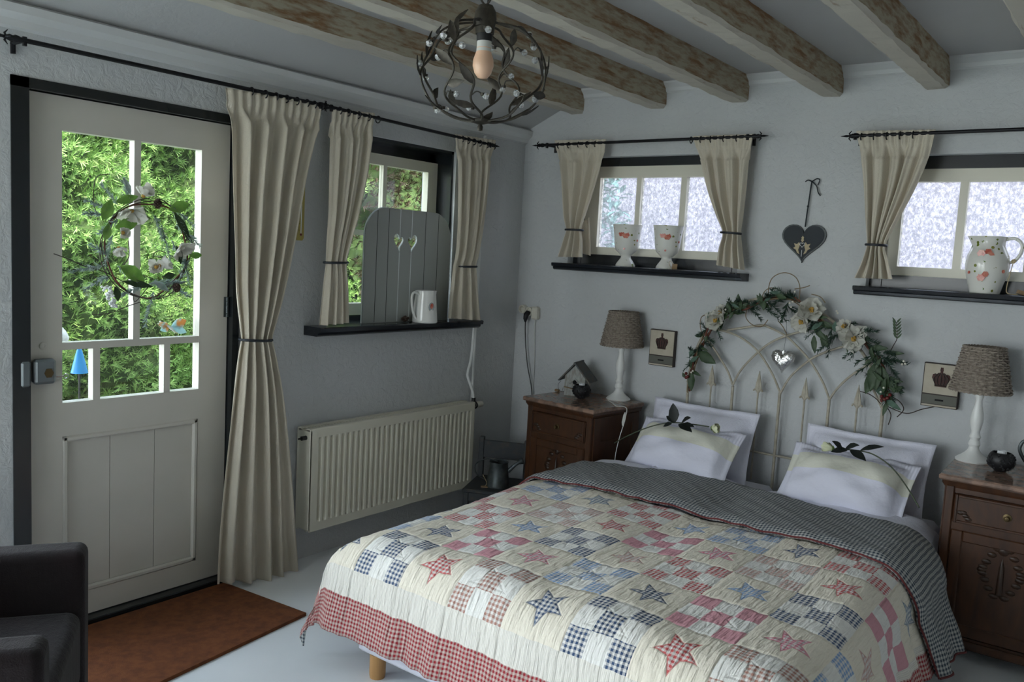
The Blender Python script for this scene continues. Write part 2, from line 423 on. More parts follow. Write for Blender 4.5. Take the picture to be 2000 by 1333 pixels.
    def sprig(s, p, d, Ln, n=26, nl=.035, w=.0016, droop=.1):
        p = V(p); d = V(d).normalized(); o = d.orthogonal().normalized(); q = d.cross(o)
        pts = [p+d*Ln*t-V((0, 0, droop*Ln*t*t)) for t in (0, .33, .66, 1)]
        s.tube(pts, [.0025, .002, .0016, .001], 4)
        for i in range(n):
            t = random.uniform(.02, 1); a = random.uniform(0, 2*pi); c = p+d*Ln*t-V((0, 0, droop*Ln*t*t))
            e = (d*.8+(o*cos(a)+q*sin(a))*.75).normalized()*nl*random.uniform(.6, 1.1)*(1.1-.45*t)
            sd = e.cross(V((random.random(), random.random(), random.random()))).normalized()*w
            s.add([c-sd, c+sd, c+e*.6+sd*.8, c+e, c+e*.6-sd*.8], [(0, 1, 2, 3, 4), (4, 3, 2, 1, 0)])
        return s
    def petals(s, c, nrm, R_, k=6, cup=.5, layer=0):
        c = V(c); nrm = V(nrm).normalized(); o = nrm.orthogonal().normalized(); q = nrm.cross(o)
        for i in range(k):
            a = 2*pi*(i+.5*layer)/k+random.uniform(-.18, .18); dr = o*cos(a)+q*sin(a); sd = nrm.cross(dr)
            cu = cup*random.uniform(.6, 1.5); L_ = R_*random.uniform(.85, 1.15); tw = random.uniform(-.25, .25)
            nu, nv = 6, 7; vs = []; wp = random.uniform(0, 6)
            for vv in range(nv+1):
                t = vv/nv; w = R_*.60*(sin(pi*min(1, .06+t*.90))**.7)*(.55+.6*t)
                for uu in range(nu+1):
                    x = uu/nu*2-1
                    hh = cu*R_*(t**1.6)*(1-.5*t)+.22*R_*x*x*sin(pi*t)+.06*R_*t*sin(x*4+wp)+tw*x*R_*.3*t
                    vs.append(c+dr*(L_*t*(1-.16*x*x*t)*(1-.25*cu*t))+sd*(w*x*.8)+nrm*hh)
            fs = [(r_*(nu+1)+k2, r_*(nu+1)+k2+1, (r_+1)*(nu+1)+k2+1, (r_+1)*(nu+1)+k2) for r_ in range(nv) for k2 in range(nu)]
            oo = len(vs); vs += [x-nrm*.0015 for x in vs]; fs += [tuple(oo+z for z in f[::-1]) for f in fs]
            s.add(vs, fs)
        return s
def catmull(P, k=6, closed=False):
    P = [V(p) for p in P]; out = []; n = len(P)
    for i in range(n if closed else n-1):
        g = (lambda j: P[j % n]) if closed else (lambda j: P[max(0, min(n-1, j))])
        a, b, c, d = g(i-1), g(i), g(i+1), g(i+2)
        for t in range(k):
            t /= k; out.append(.5*((2*b)+(c-a)*t+(2*a-5*b+4*c-d)*t*t+(3*b-a-3*c+d)*t**3))
    if not closed: out.append(P[-1])
    return out
ORI = {}
def _link(name, mb, mats, parent=None, smooth=False, origin=None):
    me = bpy.data.meshes.new(name)
    if parent is not None: org = ORI[parent.name]
    elif origin is not None: org = V(origin)
    else:
        xs = [p.x for p in mb.v]; ys = [p.y for p in mb.v]; zs = [p.z for p in mb.v]
        org = V(((min(xs)+max(xs))/2, (min(ys)+max(ys))/2, min(zs)))
    me.from_pydata([tuple(p-org) for p in mb.v], [], mb.f)
    if not isinstance(mats, (list, tuple)): mats = [mats]
    for m_ in mats: me.materials.append(M[m_] if isinstance(m_, str) else m_)
    for p, i in zip(me.polygons, mb.mi): p.material_index = i; p.use_smooth = bool(smooth)
    me.update()
    if smooth:
        try: me.set_sharp_from_angle(angle=radians(smooth if smooth is not True else 50))
        except Exception: pass
    o = bpy.data.objects.new(name, me); col.objects.link(o)
    if parent is not None: o.parent = parent
    else: o.location = org
    ORI[o.name] = org
    return o
def thing(name, label, cat, loc=(0, 0, 0), group=None):
    o = bpy.data.objects.new(name, None); col.objects.link(o); o.location = loc; ORI[o.name] = V(loc)
    o.empty_display_size = .05
    tag(o, label, cat, group); return o
def tag(o, label, cat, group=None):
    o['label'] = label; o['category'] = cat
    if group: o['group'] = group
    return o
def part(name, mb, mt, parent, smooth=False, label=None):
    o = _link(name, mb, mt, parent, smooth)
    if label: o['label'] = label
    return o
def one(name, mb, mt, label, cat, group=None, smooth=False): return tag(_link(name, mb, mt, None, smooth), label, cat, group)
def struct(name, mb, mt, smooth=False):
    o = _link(name, mb, mt, None, smooth, (0, 0, 0)); o['kind'] = 'structure'; return o
def sempty(name, loc=(0, 0, 0)):
    o = bpy.data.objects.new(name, None); col.objects.link(o); o.location = loc; ORI[o.name] = V(loc); o['kind'] = 'structure'; return o
def copy_tree(o, parent=None):
    c = o.copy(); col.objects.link(c); c.parent = parent; ORI[c.name] = ORI[o.name]
    for ch in o.children: copy_tree(ch, c)
    return c
def B(*a, **k): return MB().box(*a, **k)

# ------------------------------------------------------------------ shell
XR, YF, HC = 4.9, -6.2, 2.56
YA, YB, ZD = -3.012, -2.069, 2.10
def wall_with_holes(mb, axis, t0, t1, a0, a1, z0, z1, holes):
    """wall slab between t0,t1 in `axis`, spanning a0..a1; holes (a,b,zl,zh)"""
    cuts = sorted({a0, a1, *[h[0] for h in holes], *[h[1] for h in holes]})
    for u, w in zip(cuts, cuts[1:]):
        hs = sorted([h for h in holes if h[0] <= u+1e-6 and h[1] >= w-1e-6], key=lambda h: h[2])
        z = z0
        for h in hs+[None]:
            top = h[2] if h else z1
            if top > z+1e-5:
                if axis == 'x': mb.box((t0, u, z), (t1, w, top))
                else: mb.box((u, t0, z), (w, t1, top))
            if h: z = h[3]
W1 = (-1.56, -.647, 1.165, 2.129)
wl = MB(); wall_with_holes(wl, 'x', -.26, 0, YF-.26, .26, 0, 2.75, [(YA, YB, 0, ZD), W1, (-6.0, -3.22, .12, 2.2)])
struct('wall_left', wl, 'wall')
W2 = (.37, 1.46, 1.53, 2.165); W3 = (2.12, 3.20, 1.505, 2.13)
wb = MB(); wall_with_holes(wb, 'y', 0, .26, 0, XR+.26, 0, 2.75, [W2, W3])
struct('wall_back', wb, 'wall')
wr = MB(); wall_with_holes(wr, 'x', XR, XR+.26, YF-.26, .26, 0, 2.75, [])
struct('wall_right', wr, 'wall')
wf = MB(); wall_with_holes(wf, 'y', YF-.26, YF, 0, XR, 0, 2.75, [(.25, 2.05, .12, 2.2)])
struct('wall_front', wf, 'wall')
struct('floor', B((-.26, YF-.26, -.12), (XR+.26, .26, 0)), 'floor')
cl = B((-.3, YF-.3, HC), (XR+.3, .3, HC+.2))
# sloping plaster panel over the left wall
cl.prism([(0, YF, 2.335), (.36, YF, 2.50), (.36, YF, HC+.01), (0, YF, HC+.01)], (0, -YF, 0))
struct('ceiling', cl, 'ceil')
# trims
tm = MB()
prof = [(0, 2.255), (.018, 2.262), (.028, 2.285), (.050, 2.305), (.056, 2.332), (.03, 2.345), (0, 2.345)]
tm.prism([(x, YF, z) for x, z in prof], (0, -YF, 0)); struct('trim_1', tm, 'trim')
tm = MB()
prof = [(0, 2.505), (-.012, 2.512), (-.018, 2.53), (-.045, 2.55), (-.05, 2.562), (0, 2.562)]
tm.prism([(.42, y, z) for y, z in prof], (XR-.42, 0, 0)); struct('trim_2', tm, 'trim')
# beams
rights = [.425, .965, 1.445, 1.927, 2.399, 2.88, 3.36, 3.84, 4.32, 4.8]
blab = ['whitewashed worn ceiling beam nearest the door wall, its end above the corner',
        'distressed brown ceiling beam second from the door wall, passing behind the chandelier',
        'distressed ceiling beam whose end meets the back wall above the cup vases window',
        'distressed ceiling beam whose end meets the wall above the hanging dark heart',
        'distressed ceiling beam at upper right, its end left of the pitcher window',
        'distressed ceiling beam only just showing at the top right corner of the photo']
for i, xr in enumerate(rights):
    if i > 6: pass
    b_ = MB(); n_ = 90; x0, x1, z0, z1 = xr-.10, xr, 2.424, HC+.02
    rnd = random.Random(i*11+3)
    off = [[rnd.uniform(-.004, .004) for _ in range(8)] for _ in range(n_+1)]
    vs = []
    for k in range(n_+1):
        y = YF+.01+(-.002-YF-.01)*k/n_; o_ = off[k]
        vs += [(x0+o_[0], y, z1), (x0+o_[1], y, z0+.014+o_[2]), (x0+.012, y, z0+o_[3]), (x1-.012, y, z0+o_[4]), (x1+o_[5], y, z0+.014+o_[6]), (x1+o_[7]*.6, y, z1)]
    for k in range(n_):
        for j in range(5):
            b_.cur = 1 if j in (2,) else 0
            pass
    fs = []; mi = []
    for k in range(n_):
        for j in range(5): fs.append((k*6+j, (k+1)*6+j, (k+1)*6+j+1, k*6+j+1)); mi.append(1 if j in (1, 2, 3) else 0)
    fs.append(tuple(range(6))); mi.append(0); fs.append(tuple(n_*6+5-j for j in range(6))); mi.append(0)
    b_.add(vs, fs); b_.mi = mi
    lab = blab[i] if i < 6 else 'distressed ceiling beam over the right half of the room, outside the photo'
    tag(_link('ceiling_beam', b_, ['beam_side', 'beam_under']), lab, 'ceiling beam', 'old ceiling beams')

# ------------------------------------------------------------------ door
door = sempty('door_1', (0, -2.54, 0))
fr = MB()
fr.box((-.12, YA, 0), (.006, -2.951, ZD)); fr.box((-.12, -2.101, 0), (.006, YB, ZD)); fr.box((-.12, YA, 2.064), (.006, YB, ZD))
fr.box((-.125, YA, 2.0), (-.085, YB, 2.064)); fr.box((-.125, YA, 0), (-.085, -2.92, 2.06)); fr.box((-.125, -2.13, 0), (-.085, YB, 2.06))
part('door_frame', fr, 'black', door)
part('threshold', B((-.14, YA, 0), (.022, YB, .030), bev=.004), 'black', door)
leaf = MB(); X0, X1 = -.078, -.03
yl, yr = -2.946, -2.106; gl, gr = -2.822, -2.243; pz0, pz1 = .13, .775
leaf.box((X0, yl, .034), (X1, gl, 2.06)); leaf.box((X0, gr, .034), (X1, yr, 2.06))
leaf.box((X0, gl, 1.937), (X1, gr, 2.06)); leaf.box((X0, gl, pz1), (X1, gr, .907)); leaf.box((X0, gl, .034), (X1, gr, pz0))
# recessed boarded panel with bead
ws = (gr-gl-.004)/3
for k in range(3): leaf.box((X0+.012, gl+.002+ws*k+.0012, pz0), (X1-.014, gl+.002+ws*(k+1)-.0012, pz1))
leaf.box((X0+.014, gl, pz0), (X1-.020, gr, pz1))
for (a, b_, c, d) in ((gl, gl+.022, pz0, pz1), (gr-.022, gr, pz0, pz1), (gl, gr, pz0, pz0+.022), (gl, gr, pz1-.022, pz1)):
    leaf.box((X1-.016, a, c), (X1+.004, b_, d), bev=.006)
part('door_leaf', leaf, 'cream', door)
mun = MB()
mun.box((X0+.006, gl, 1.112), (X1-.002, gr, 1.140)); mun.box((X0+.007, -2.540, 1.14), (X1-.003, -2.512, 1.937))
mun.box((X0+.007, -2.703, .907), (X1-.003, -2.675, 1.112)); mun.box((X0+.007, -2.404, .907), (X1-.003, -2.376, 1.112))
part('glazing_bar', mun, 'cream', door)
for (a, b_, c, d) in ((gl, -2.54, 1.14, 1.937), (-2.512, gr, 1.14, 1.937), (gl, -2.703, .907, 1.112), (-2.675, -2.404, .907, 1.112), (-2.376, gr, .907, 1.112)):
    part('pane', B((-.058, a, c), (-.054, b_, d)), 'glass', door)
lk = B((-.029, -2.938, .992), (.008, -2.858, 1.086), bev=.01)
lock = part('lock_case', lk, 'lockgrey', door, label='grey enamelled rim lock')
part('keyhole_plate', MB().prism([(.008, -2.888+.017*cos(pi/3*k), 1.034+.019*sin(pi/3*k)) for k in range(6)], (.003, 0, 0)), 'brass', lock, label='brass keyhole plate')
part('strike_box', B((-.02, -2.985, .988), (.012, -2.952, 1.082), bev=.006), 'lockgrey', door, label='grey strike box on the frame')
ky = MB(); ky.tube([(.0, -2.858, 1.018), (.008, -2.835, 1.018)], .003, 6)
ky.tube(catmull([(.008, -2.835+.009*(1-cos(a)), 1.018+.008*sin(a)) for a in [k*pi/4 for k in range(8)]], 3, True), .002, 6, closed=True)
part('thumb_turn', ky, 'chrome', lock, label='small chrome turn key')
sp = MB().lathe([(0, 0), (.014, 0), (.014, .003), (.011, .005), (.006, .005), (.0055, .003), (0, .003)], A(84, 676, 'x', -.03), 18, 'x')
part('cylinder_cover', sp, 'cream', door, smooth=30)
hg = MB()
hp = A(442, 600, 'x', -.028)
for k in range(5): hg.lathe([(.0, k*.018), (.006, k*.018+.0005), (.006, k*.018+.0165), (0, k*.018+.017)], hp-V((-.006, 0, .045)), 10)
hg.box(hp+V((-.002, -.012, -.045)), hp+V((.002, .012, .045)))
part('hinge', hg, 'zinc', door)

# ------------------------------------------------------------------ windows
def window_left():
    w = sempty('window_1', (0, -1.1, 1.16)); y0, y1, z0, z1 = W1
    f = MB()
    f.box((-.20, y0, z0), (-.02, y0+.016, z1)); f.box((-.20, y1-.016, z0), (-.02, y1, z1)); f.box((-.20, y0, z1-.016), (-.02, y1, z1))
    f.box((-.20, y0, z0), (-.155, y0+.06, z1)); f.box((-.20, y1-.05, z0), (-.155, y1, z1)); f.box((-.20, y0, z1-.072), (-.155, y1, z1)); f.box((-.20, y0, z0), (-.155, y1, z0+.03))
    part('window_frame', f, 'black', w)
    ya, yb, za, zb = y0+.05, -.665, 1.2, 2.062; xa, xb = -.165, -.125
    s = MB(); g0, g1, h0, h1 = ya+.075, -.741, 1.262, 2.005
    s.box((xa, ya, za), (xb, g0, zb)); s.box((xa, g1, za), (xb, yb, zb)); s.box((xa, g0, za), (xb, g1, h0)); s.box((xa, g0, h1), (xb, g1, zb))
    part('sash', s, 'creamw', w)
    b_ = MB(); ym = -1.075
    b_.box((xa+.005, ym-.014, h0), (xb-.003, ym+.014, h1)); b_.box((xa+.005, g0, 1.625), (xb-.003, ym-.014, 1.652)); b_.box((xa+.005, ym+.014, 1.625), (xb-.003, g1, 1.652))
    part('glazing_bar', b_, 'creamw', w)
    for a, c in ((g0, ym-.014), (ym+.014, g1)):
        for d, e in ((h0, 1.625), (1.652, h1)): part('pane', B((-.147, a, d), (-.143, c, e)), 'glass', w)
    sl = MB()
    pr = [(-.15, 1.125), (.095, 1.125), (.105, 1.132), (.108, 1.142), (.125, 1.147), (.128, 1.165), (.120, 1.170), (-.15, 1.170)]
    sl.prism([(x, -1.70, z) for x, z in pr], (0, 1.215, 0)); part('sill', sl, 'black_sill', w)
window_left()
def window_back(name, W, glass_z, sash, panes, sill, ymo=0):
    x0, x1, z0, z1 = W; w = sempty(name, ((x0+x1)/2, 0, z0))
    f = MB(); d0, d1 = .06, .15; h0, h1 = glass_z; sx0, sx1, sz0, sz1 = sash
    f.box((x0, d0, z0), (sx0+.004, d1, z1)); f.box((sx1-.004, d0, z0), (x1, d1, z1)); f.box((sx0, d0, sz1-.004), (sx1, d1, z1)); f.box((sx0, d0, z0), (sx1, d1, sz0+.004))
    part('window_frame', f, 'black', w)
    s = MB(); ya, yb = .075, .12
    s.box((sx0, ya, sz0), (panes[0][0], yb, sz1)); s.box((panes[-1][1], ya, sz0), (sx1, yb, sz1))
    s.box((panes[0][0], ya, sz0), (panes[-1][1], yb, h0)); s.box((panes[0][0], ya, h1), (panes[-1][1], yb, sz1))
    part('sash', s, 'creamw', w)
    b_ = MB()
    for p, q in zip(panes, panes[1:]): b_.box((p[1], ya+.003, h0), (q[0], yb-.004, h1))
    part('glazing_bar', b_, 'creamw', w)
    for a, c in panes: part('pane', B((a, .098, h0), (c, .103, h1)), 'obscure', w)
    sa, sb, zt = sill
    sl = MB(); pr = [(.1, zt-.042), (-.09, zt-.042), (-.10, zt-.036), (-.102, zt-.025), (-.118, zt-.02), (-.122, zt-.004), (-.115, zt), (.1, zt)]
    sl.prism([(sa, y, z) for y, z in pr], (sb-sa, 0, 0)); part('sill', sl, 'black_sill', w)
window_back('window_2', W2, (1.637, 2.05), (.425, 1.405, 1.587, 2.119), [(.521, .77), (.80, 1.055), (1.090, 1.345)], (.333, 1.527, 1.530))
window_back('window_3', W3, (1.607, 2.012), (2.175, 3.145, 1.56, 2.075), [(2.236, 2.477), (2.512, 2.765), (2.80, 3.06)], (2.093, 3.26, 1.505))
def window_plain(name, axis, t, a0, a1, z0, z1, n=3):
    w = sempty(name, (0, 0, 0)); f = MB()
    def bx(a, b, c, d, t0=-.05, t1=.0):
        if axis == 'x': f.box((t+t0, a, c), (t+t1, b, d))
        else: f.box((a, t+t0, c), (b, t+t1, d))
    bx(a0, a0+.06, z0, z1); bx(a1-.06, a1, z0, z1); bx(a0, a1, z0, z0+.06); bx(a0, a1, z1-.06, z1)
    for k in range(1, n): u = a0+(a1-a0)*k/n; bx(u-.02, u+.02, z0, z1)
    part('window_frame', f, 'creamw', w)
    for k in range(n):
        u = a0+(a1-a0)*k/n; v = a0+(a1-a0)*(k+1)/n
        p = B((t-.03, u, z0), (t-.026, v, z1)) if axis == 'x' else B((u, t-.03, z0), (v, t-.026, z1))
        part('pane', p, 'glass', w)
window_plain('window_4', 'x', -.1, -6.0, -3.22, .12, 2.2)
window_plain('window_5', 'y', YF-.1, .25, 2.05, .12, 2.2, 2)

# ------------------------------------------------------------------ curtain rods
def finial(mb, p, d):
    p = V(p); d = V(d).normalized(); o = V((0, 0, 1)); q = d.cross(o)
    mb.tube([p, p+d*.012, p+d*.02, p+d*.03, p+d*.045], [.011, .013, .009, .012, .006], 8)
    for a in range(4):
        s_ = o*cos(a*pi/2)+q*sin(a*pi/2)
        mb.tube([p+d*.040, p+d*.046+s_*.012, p+d*.036+s_*.024], [.004, .004, .0015], 5)
    mb.tube([p+d*.045, p+d*.06, p+d*.085], [.005, .006, .001], 6)
def rod(p0, p1, label, wallaxis, rings, brackets, ends=(1, 1)):
    p0, p1 = V(p0), V(p1); d = (p1-p0).normalized()
    t = thing('curtain_rod', label, 'curtain rod', (p0+p1)/2, 'black curtain rods')
    part('rod', MB().tube([p0+d*.05, p1-d*.05], .0085, 10), 'iron', t, smooth=True)
    for k, (p, dd) in enumerate(((p0+d*.06, -d), (p1-d*.06, d))):
        if ends[k]: f = MB(); finial(f, p, dd); part('finial', f, 'iron', t, smooth=True)
    for s_ in brackets:
        p = p0.lerp(p1, s_); w = V(p)
        if wallaxis == 'x': w.x = .001
        else: w.y = -.001
        b_ = MB().tube([p, w], .007, 8); b_.tube([w+(p-w)*.08+V((0, 0, -.035)), w+(p-w)*.08+V((0, 0, .02))], .009, 8); b_.tube([p+V((0, 0, -.018)), p+V((0, 0, .012))], .008, 8)
        part('bracket', b_, 'iron', t)
    for s_ in rings:
        p = p0.lerp(p1, s_)-V((0, 0, .006)); r = MB()
        o = V((0, 0, 1)); q = d.cross(o)
        r.tube([p+(o*cos(a)+q*sin(a))*.0165 for a in [k*2*pi/14 for k in range(14)]], .0028, 6, closed=True)
        part('ring', r, 'iron', t)
xr_ = .10
R1a, R1b = A(0, 78, 'x', xr_), A(642, 212, 'x', xr_); R1a.z = R1b.z = 2.205
R2a, R2b = A(630, 211, 'x', xr_), A(971, 275, 'x', xr_); R2a.z = 2.205; R2b.z = 2.188
rod(R1a, R1b, 'long black curtain rod above the cream door, leaf shaped finial at its left end', 'x', [.70, .75, .79, .83, .87, .91, .94, .97], [.055, .965])
rod(R2a, R2b, 'black curtain rod above the small window with the grey heart mirror', 'x', [.08, .12, .17, .22, .27, .76, .80, .84, .88, .93], [.04, .95])
R3a, R3b = A(1046, 284, 'y', -.1), A(1492, 266, 'y', -.1); R3a.z = R3b.z = 2.231
R4a, R4b = A(1653, 262, 'y', -.1), V((3.42, -.1, 2.213)); R4a.z = 2.213
rod(R3a, R3b, 'black curtain rod over the frosted window holding two rose vases', 'y', [.12, .17, .22, .26, .30, .72, .76, .80, .85, .90], [.06, .94])
rod(R4a, R4b, 'black curtain rod at the right running out of the photo above the pitcher', 'y', [.05, .09, .13, .17, .21], [.03, .97])

# ------------------------------------------------------------------ curtains
def lerp_rows(rows, t):
    # rows: list of (tt, L, R) ; smooth interpolation
    n = len(rows)
    for i in range(n-1):
        if t <= rows[i+1][0] or i == n-2:
            a, b = rows[i], rows[i+1]; f = (t-a[0])/(b[0]-a[0]); f = max(0, min(1, f))
            p, q = rows[max(0, i-1)], rows[min(n-1, i+2)]
            def cr(k):
                P0, P1, P2, P3 = p[k], a[k], b[k], q[k]
                return .5*((2*P1)+(P2-P0)*f+(2*P0-5*P1+4*P2-P3)*f*f+(3*P1-P0-3*P2+P3)*f**3)
            return cr(1), cr(2)
def curtain(rows, axis, off, nrm, nf, label, amp=.02, tie=None, group='cream tied curtains', seed=1, tiepx=None, nu=110, nv=90, head=.07, mat_='curtain'):
    """rows of pixel outlines ((lx,ly),(rx,ry)) measured on the curtain plane"""
    P = [(A(*l, axis, off), A(*r, axis, off)) for l, r in rows]
    z0, z1 = P[0][0].z, P[-1][0].z
    R = [((p[0].z-z0)/(z1-z0), p[0], p[1]) for p in P]
    rnd = random.Random(seed); ph = [rnd.uniform(0, 6.28) for _ in range(6)]; nrm = V(nrm)
    tt = (A(*tiepx[0], axis, off).z-z0)/(z1-z0) if tiepx else None
    def fn(u, t):
        a, b = lerp_rows(R, t); w = (b-a).length
        wmax = (R[0][2]-R[0][1]).length
        s = u+.035*sin(u*9+ph[0]+t*1.5)*min(1, t*4)*u*(1-u)*4
        p = a.lerp(b, s)
        sq = min(1.6, wmax/max(w, .04))
        hz = t*abs(z1-z0)
        fold = sin(2*pi*nf*(u+.012*sin(t*5+ph[1]))+ph[2])+.45*sin(2*pi*nf*1.9*u+ph[3]+t*2.2)
        A_ = amp*(.75+.25*sq)
        if hz < head: # gathered heading
            hh = sin(2*pi*nf*2.3*u+ph[4]); fold = hh*.55; A_ = amp*.55
        elif hz < head*1.8:
            k = (hz-head)/(head*.8); hh = sin(2*pi*nf*2.3*u+ph[4])*.55*.55
            return p+nrm*((A_*fold)*k*.9+amp*hh*(1-k)+(-.006))
        if tie and abs(t-tt) < .12:
            k = 1-abs(t-tt)/.12; A_ *= (1-.35*k*k)
        e = sin(pi*min(1, max(0, u)))**.35
        return p+nrm*(A_*fold*(.5+.5*e))
    mb = MB().grid(nu, nv, fn)
    t = thing('curtain', label, 'curtain', (P[-1][0]+P[-1][1])/2, group)
    c = part('cloth', mb, mat_, t, smooth=180)
    so = c.modifiers.new('thickness', 'SOLIDIFY'); so.thickness = .0015
    if tiepx:
        a, b = A(*tiepx[0], axis, off), A(*tiepx[1], axis, off); c_ = (a+b)/2; h = (b-a)/2
        pts = [c_+h*1.03*cos(k*2*pi/28)+nrm*(amp*1.5+.008)*sin(k*2*pi/28) for k in range(28)]
        part('tieback', MB().tube(pts, .006, 7, closed=True), 'tie', t, smooth=True)
    return t
curtain([((441, 171), (628, 204)), ((446, 215), (622, 245)), ((451, 260), (611, 275)), ((453, 350), (592, 355)), ((456, 450), (574, 455)), ((460, 560), (552, 560)), ((469, 640), (532, 640)),
         ((471, 664), (528, 664)), ((465, 700), (535, 700)), ((454, 790), (550, 790)), ((439, 930), (565, 930)), ((428, 1050), (574, 1050)), ((423, 1141), (580, 1130))],
        'x', .1, (1, 0, 0), 5, 'long cream curtain beside the door, reaching the floor and tied halfway', .026, True, seed=3, tiepx=((471, 664), (528, 664)), nu=150, nv=120)
curtain([((649, 213), (733, 221)), ((646, 300), (722, 300)), ((645, 345), (716, 345)), ((643, 416), (700, 416)), ((639, 470), (685, 470)), ((637, 513), (676, 513)), ((632, 560), (678, 560)), ((625, 636), (679, 631))],
        'x', .1, (1, 0, 0), 3.5, 'short cream curtain left of the grey heart mirror, tied with a dark cord', .018, True, seed=5, tiepx=((635, 513), (677, 513)))
curtain([((888, 262), (968, 274)), ((893, 310), (960, 315)), ((894, 380), (953, 385)), ((892, 450), (944, 450)), ((888, 500), (934, 500)), ((884, 521), (930, 521)), ((878, 570), (932, 570)), ((873, 622), (938, 626))],
        'x', .1, (1, 0, 0), 3.5, 'short cream curtain right of the grey heart mirror, near the room corner', .018, True, seed=8, tiepx=((897, 521), (928, 521)))
curtain([((1083, 274), (1184, 272)), ((1091, 320), (1176, 320)), ((1097, 370), (1162, 370)), ((1102, 420), (1145, 420)), ((1107, 448), (1136, 449)), ((1102, 470), (1138, 470)), ((1091, 502), (1138, 503))],
        'y', -.1, (0, -1, 0), 3.5, 'cream curtain at the left of the frosted window with two vases', .018, True, seed=11, tiepx=((1106, 449), (1137, 450)))
curtain([((1353, 266), (1472, 262)), ((1366, 310), (1462, 310)), ((1380, 370), (1456, 370)), ((1397, 420), (1450, 420)), ((1410, 455), (1446, 455)), ((1403, 485), (1448, 485)), ((1398, 518), (1453, 528))],
        'y', -.1, (0, -1, 0), 4, 'cream curtain at the right of the frosted window with two vases', .018, True, seed=14, tiepx=((1409, 454), (1446, 457)))
curtain([((1672, 256), (1828, 253)), ((1682, 310), (1813, 310)), ((1688, 370), (1787, 370)), ((1691, 430), (1755, 430)), ((1693, 478), (1730, 479)), ((1684, 510), (1735, 510)), ((1668, 543), (1744, 546))],
        'y', -.1, (0, -1, 0), 4.5, 'cream curtain left of the floral pitcher window, tied low with dark cord', .02, True, seed=17, tiepx=((1692, 478), (1731, 480)))
curtain([((1128, 440), (1151, 425)), ((1133, 470), (1153, 460)), ((1136, 495), (1154, 500))], 'y', -.02, (0, -1, 0), 1.5,
        'narrow strip of cream curtain hanging behind the left curtain of the vases window', .006, None, seed=21, head=0.0, nu=30, nv=30)

# ------------------------------------------------------------------ radiator and pipes
rd = thing('radiator', 'cream ribbed panel radiator on the wall under the small window', 'radiator', (0, -1.12, .17))
ry0, ry1, rz0, rz1 = -1.737, -.508, .170, .682; xf = .118
pn = MB(); nrib = 32; pts = [(xf-.02, ry0+.004)]
m0, m1 = ry0+.045, ry1-.03; pw = (m1-m0)/nrib
line = [(xf, ry0+.01)]
for k in range(nrib):
    a = m0+k*pw
    line += [(xf, a), (xf-.001, a+pw*.2), (xf-.018, a+pw*.40), (xf-.018, a+pw*.62), (xf-.001, a+pw*.82)]
line += [(xf, m1), (xf, ry1-.01)]
zz = [rz0+.006, rz0+.045, rz0+.062, rz1-.062, rz1-.045, rz1-.006]
vs = []; 
for j, z in enumerate(zz):
    for (x, y) in line: vs.append((x if j in (2, 3) else xf, y, z))
nl = len(line); fs = [(j*nl+i, j*nl+i+1, (j+1)*nl+i+1, (j+1)*nl+i) for j in range(5) for i in range(nl-1)]
pn.add(vs, fs)
pn.tube([(xf-.006, ry0+.01, rz0+.006), (xf-.006, ry1-.01, rz0+.006)], .006, 8); pn.tube([(xf-.006, ry0+.01, rz1-.006), (xf-.006, ry1-.01, rz1-.006)], .006, 8)
pn.box((xf-.035, ry0+.006, rz0+.003), (xf-.020, ry1-.006, rz1-.003))
part('front_panel', pn, 'radiator', rd, smooth=30)
part('side_panel', B((.03, ry0, rz0+.012), (xf-.002, ry0+.006, rz1-.004), bev=.002), 'radiator', rd)
part('side_panel', B((.03, ry1-.006, rz0+.012), (xf-.002, ry1, rz1-.004), bev=.002), 'radiator', rd)
part('rear_panel', B((.012, ry0+.004, rz0), (.03, ry1-.004, rz1-.002), bev=.004), 'radiator', rd)
tg = MB(); tg.box((.03, ry0, rz1-.012), (.05, ry1, rz1)); tg.box((xf-.03, ry0, rz1-.012), (xf-.004, ry1, rz1))
for k in range(60): y = ry0+.02+(ry1-ry0-.04)*k/59; tg.box((.045, y, rz1-.012), (xf-.025, y+.008, rz1-.004))
part('top_grille', tg, 'radiator', rd)
vb = MB().tube([(.085, ry0-.028, rz1-.045), (.085, ry0+.002, rz1-.045)], .011, 8); vb.tube([(.085, ry0-.03, rz1-.045), (.085, ry0-.045, rz1-.045)], .005, 6)
part('bleed_valve', vb, 'dark_metal', rd)
vv = MB(); vv.tube([(.075, ry1+.0, .655), (.075, ry1+.04, .655)], .014, 10); vv.tube([(.075, ry1+.028, .64), (.075, ry1+.028, .70)], .013, 10)
valve = part('valve', vv, 'dark_metal', rd, smooth=True)
kb = MB().lathe([(0, 0), (.019, 0), (.021, .008), (.018, .028), (.020, .034), (.018, .060), (.014, .065), (0, .065)], (.075, ry1+.045, .655), 16, 'y')
part('thermostat_knob', kb, 'socket', valve, smooth=True, label='cream thermostat knob')
cb = MB().tube(catmull([(.075, ry1+.042+.0, .655+.022), (.098, ry1+.042, .655), (.075, ry1+.042, .633), (.052, ry1+.042, .655)], 5, True), .004, 6, closed=True)
part('collar', cb, 'cable_black', valve)
p1 = MB().tube(catmull([(.045, ry1+.05, 2.24), (.045, ry1+.048, 1.6), (.045, ry1+.03, 1.0), (.045, ry1+.0, .86), (.05, ry1-.002, .82), (.07, ry1+.022, .74), (.075, ry1+.028, .70)], 6), .0085, 10)
one('heating_pipe', p1, 'pipe', 'white heating pipe bending into the radiator valve', 'pipe', 'white heating pipes', smooth=True)
p2 = MB().tube([(.02, ry1+.085, 2.25), (.02, ry1+.082, 1.2), (.02, ry1+.075, .02)], .0085, 10)
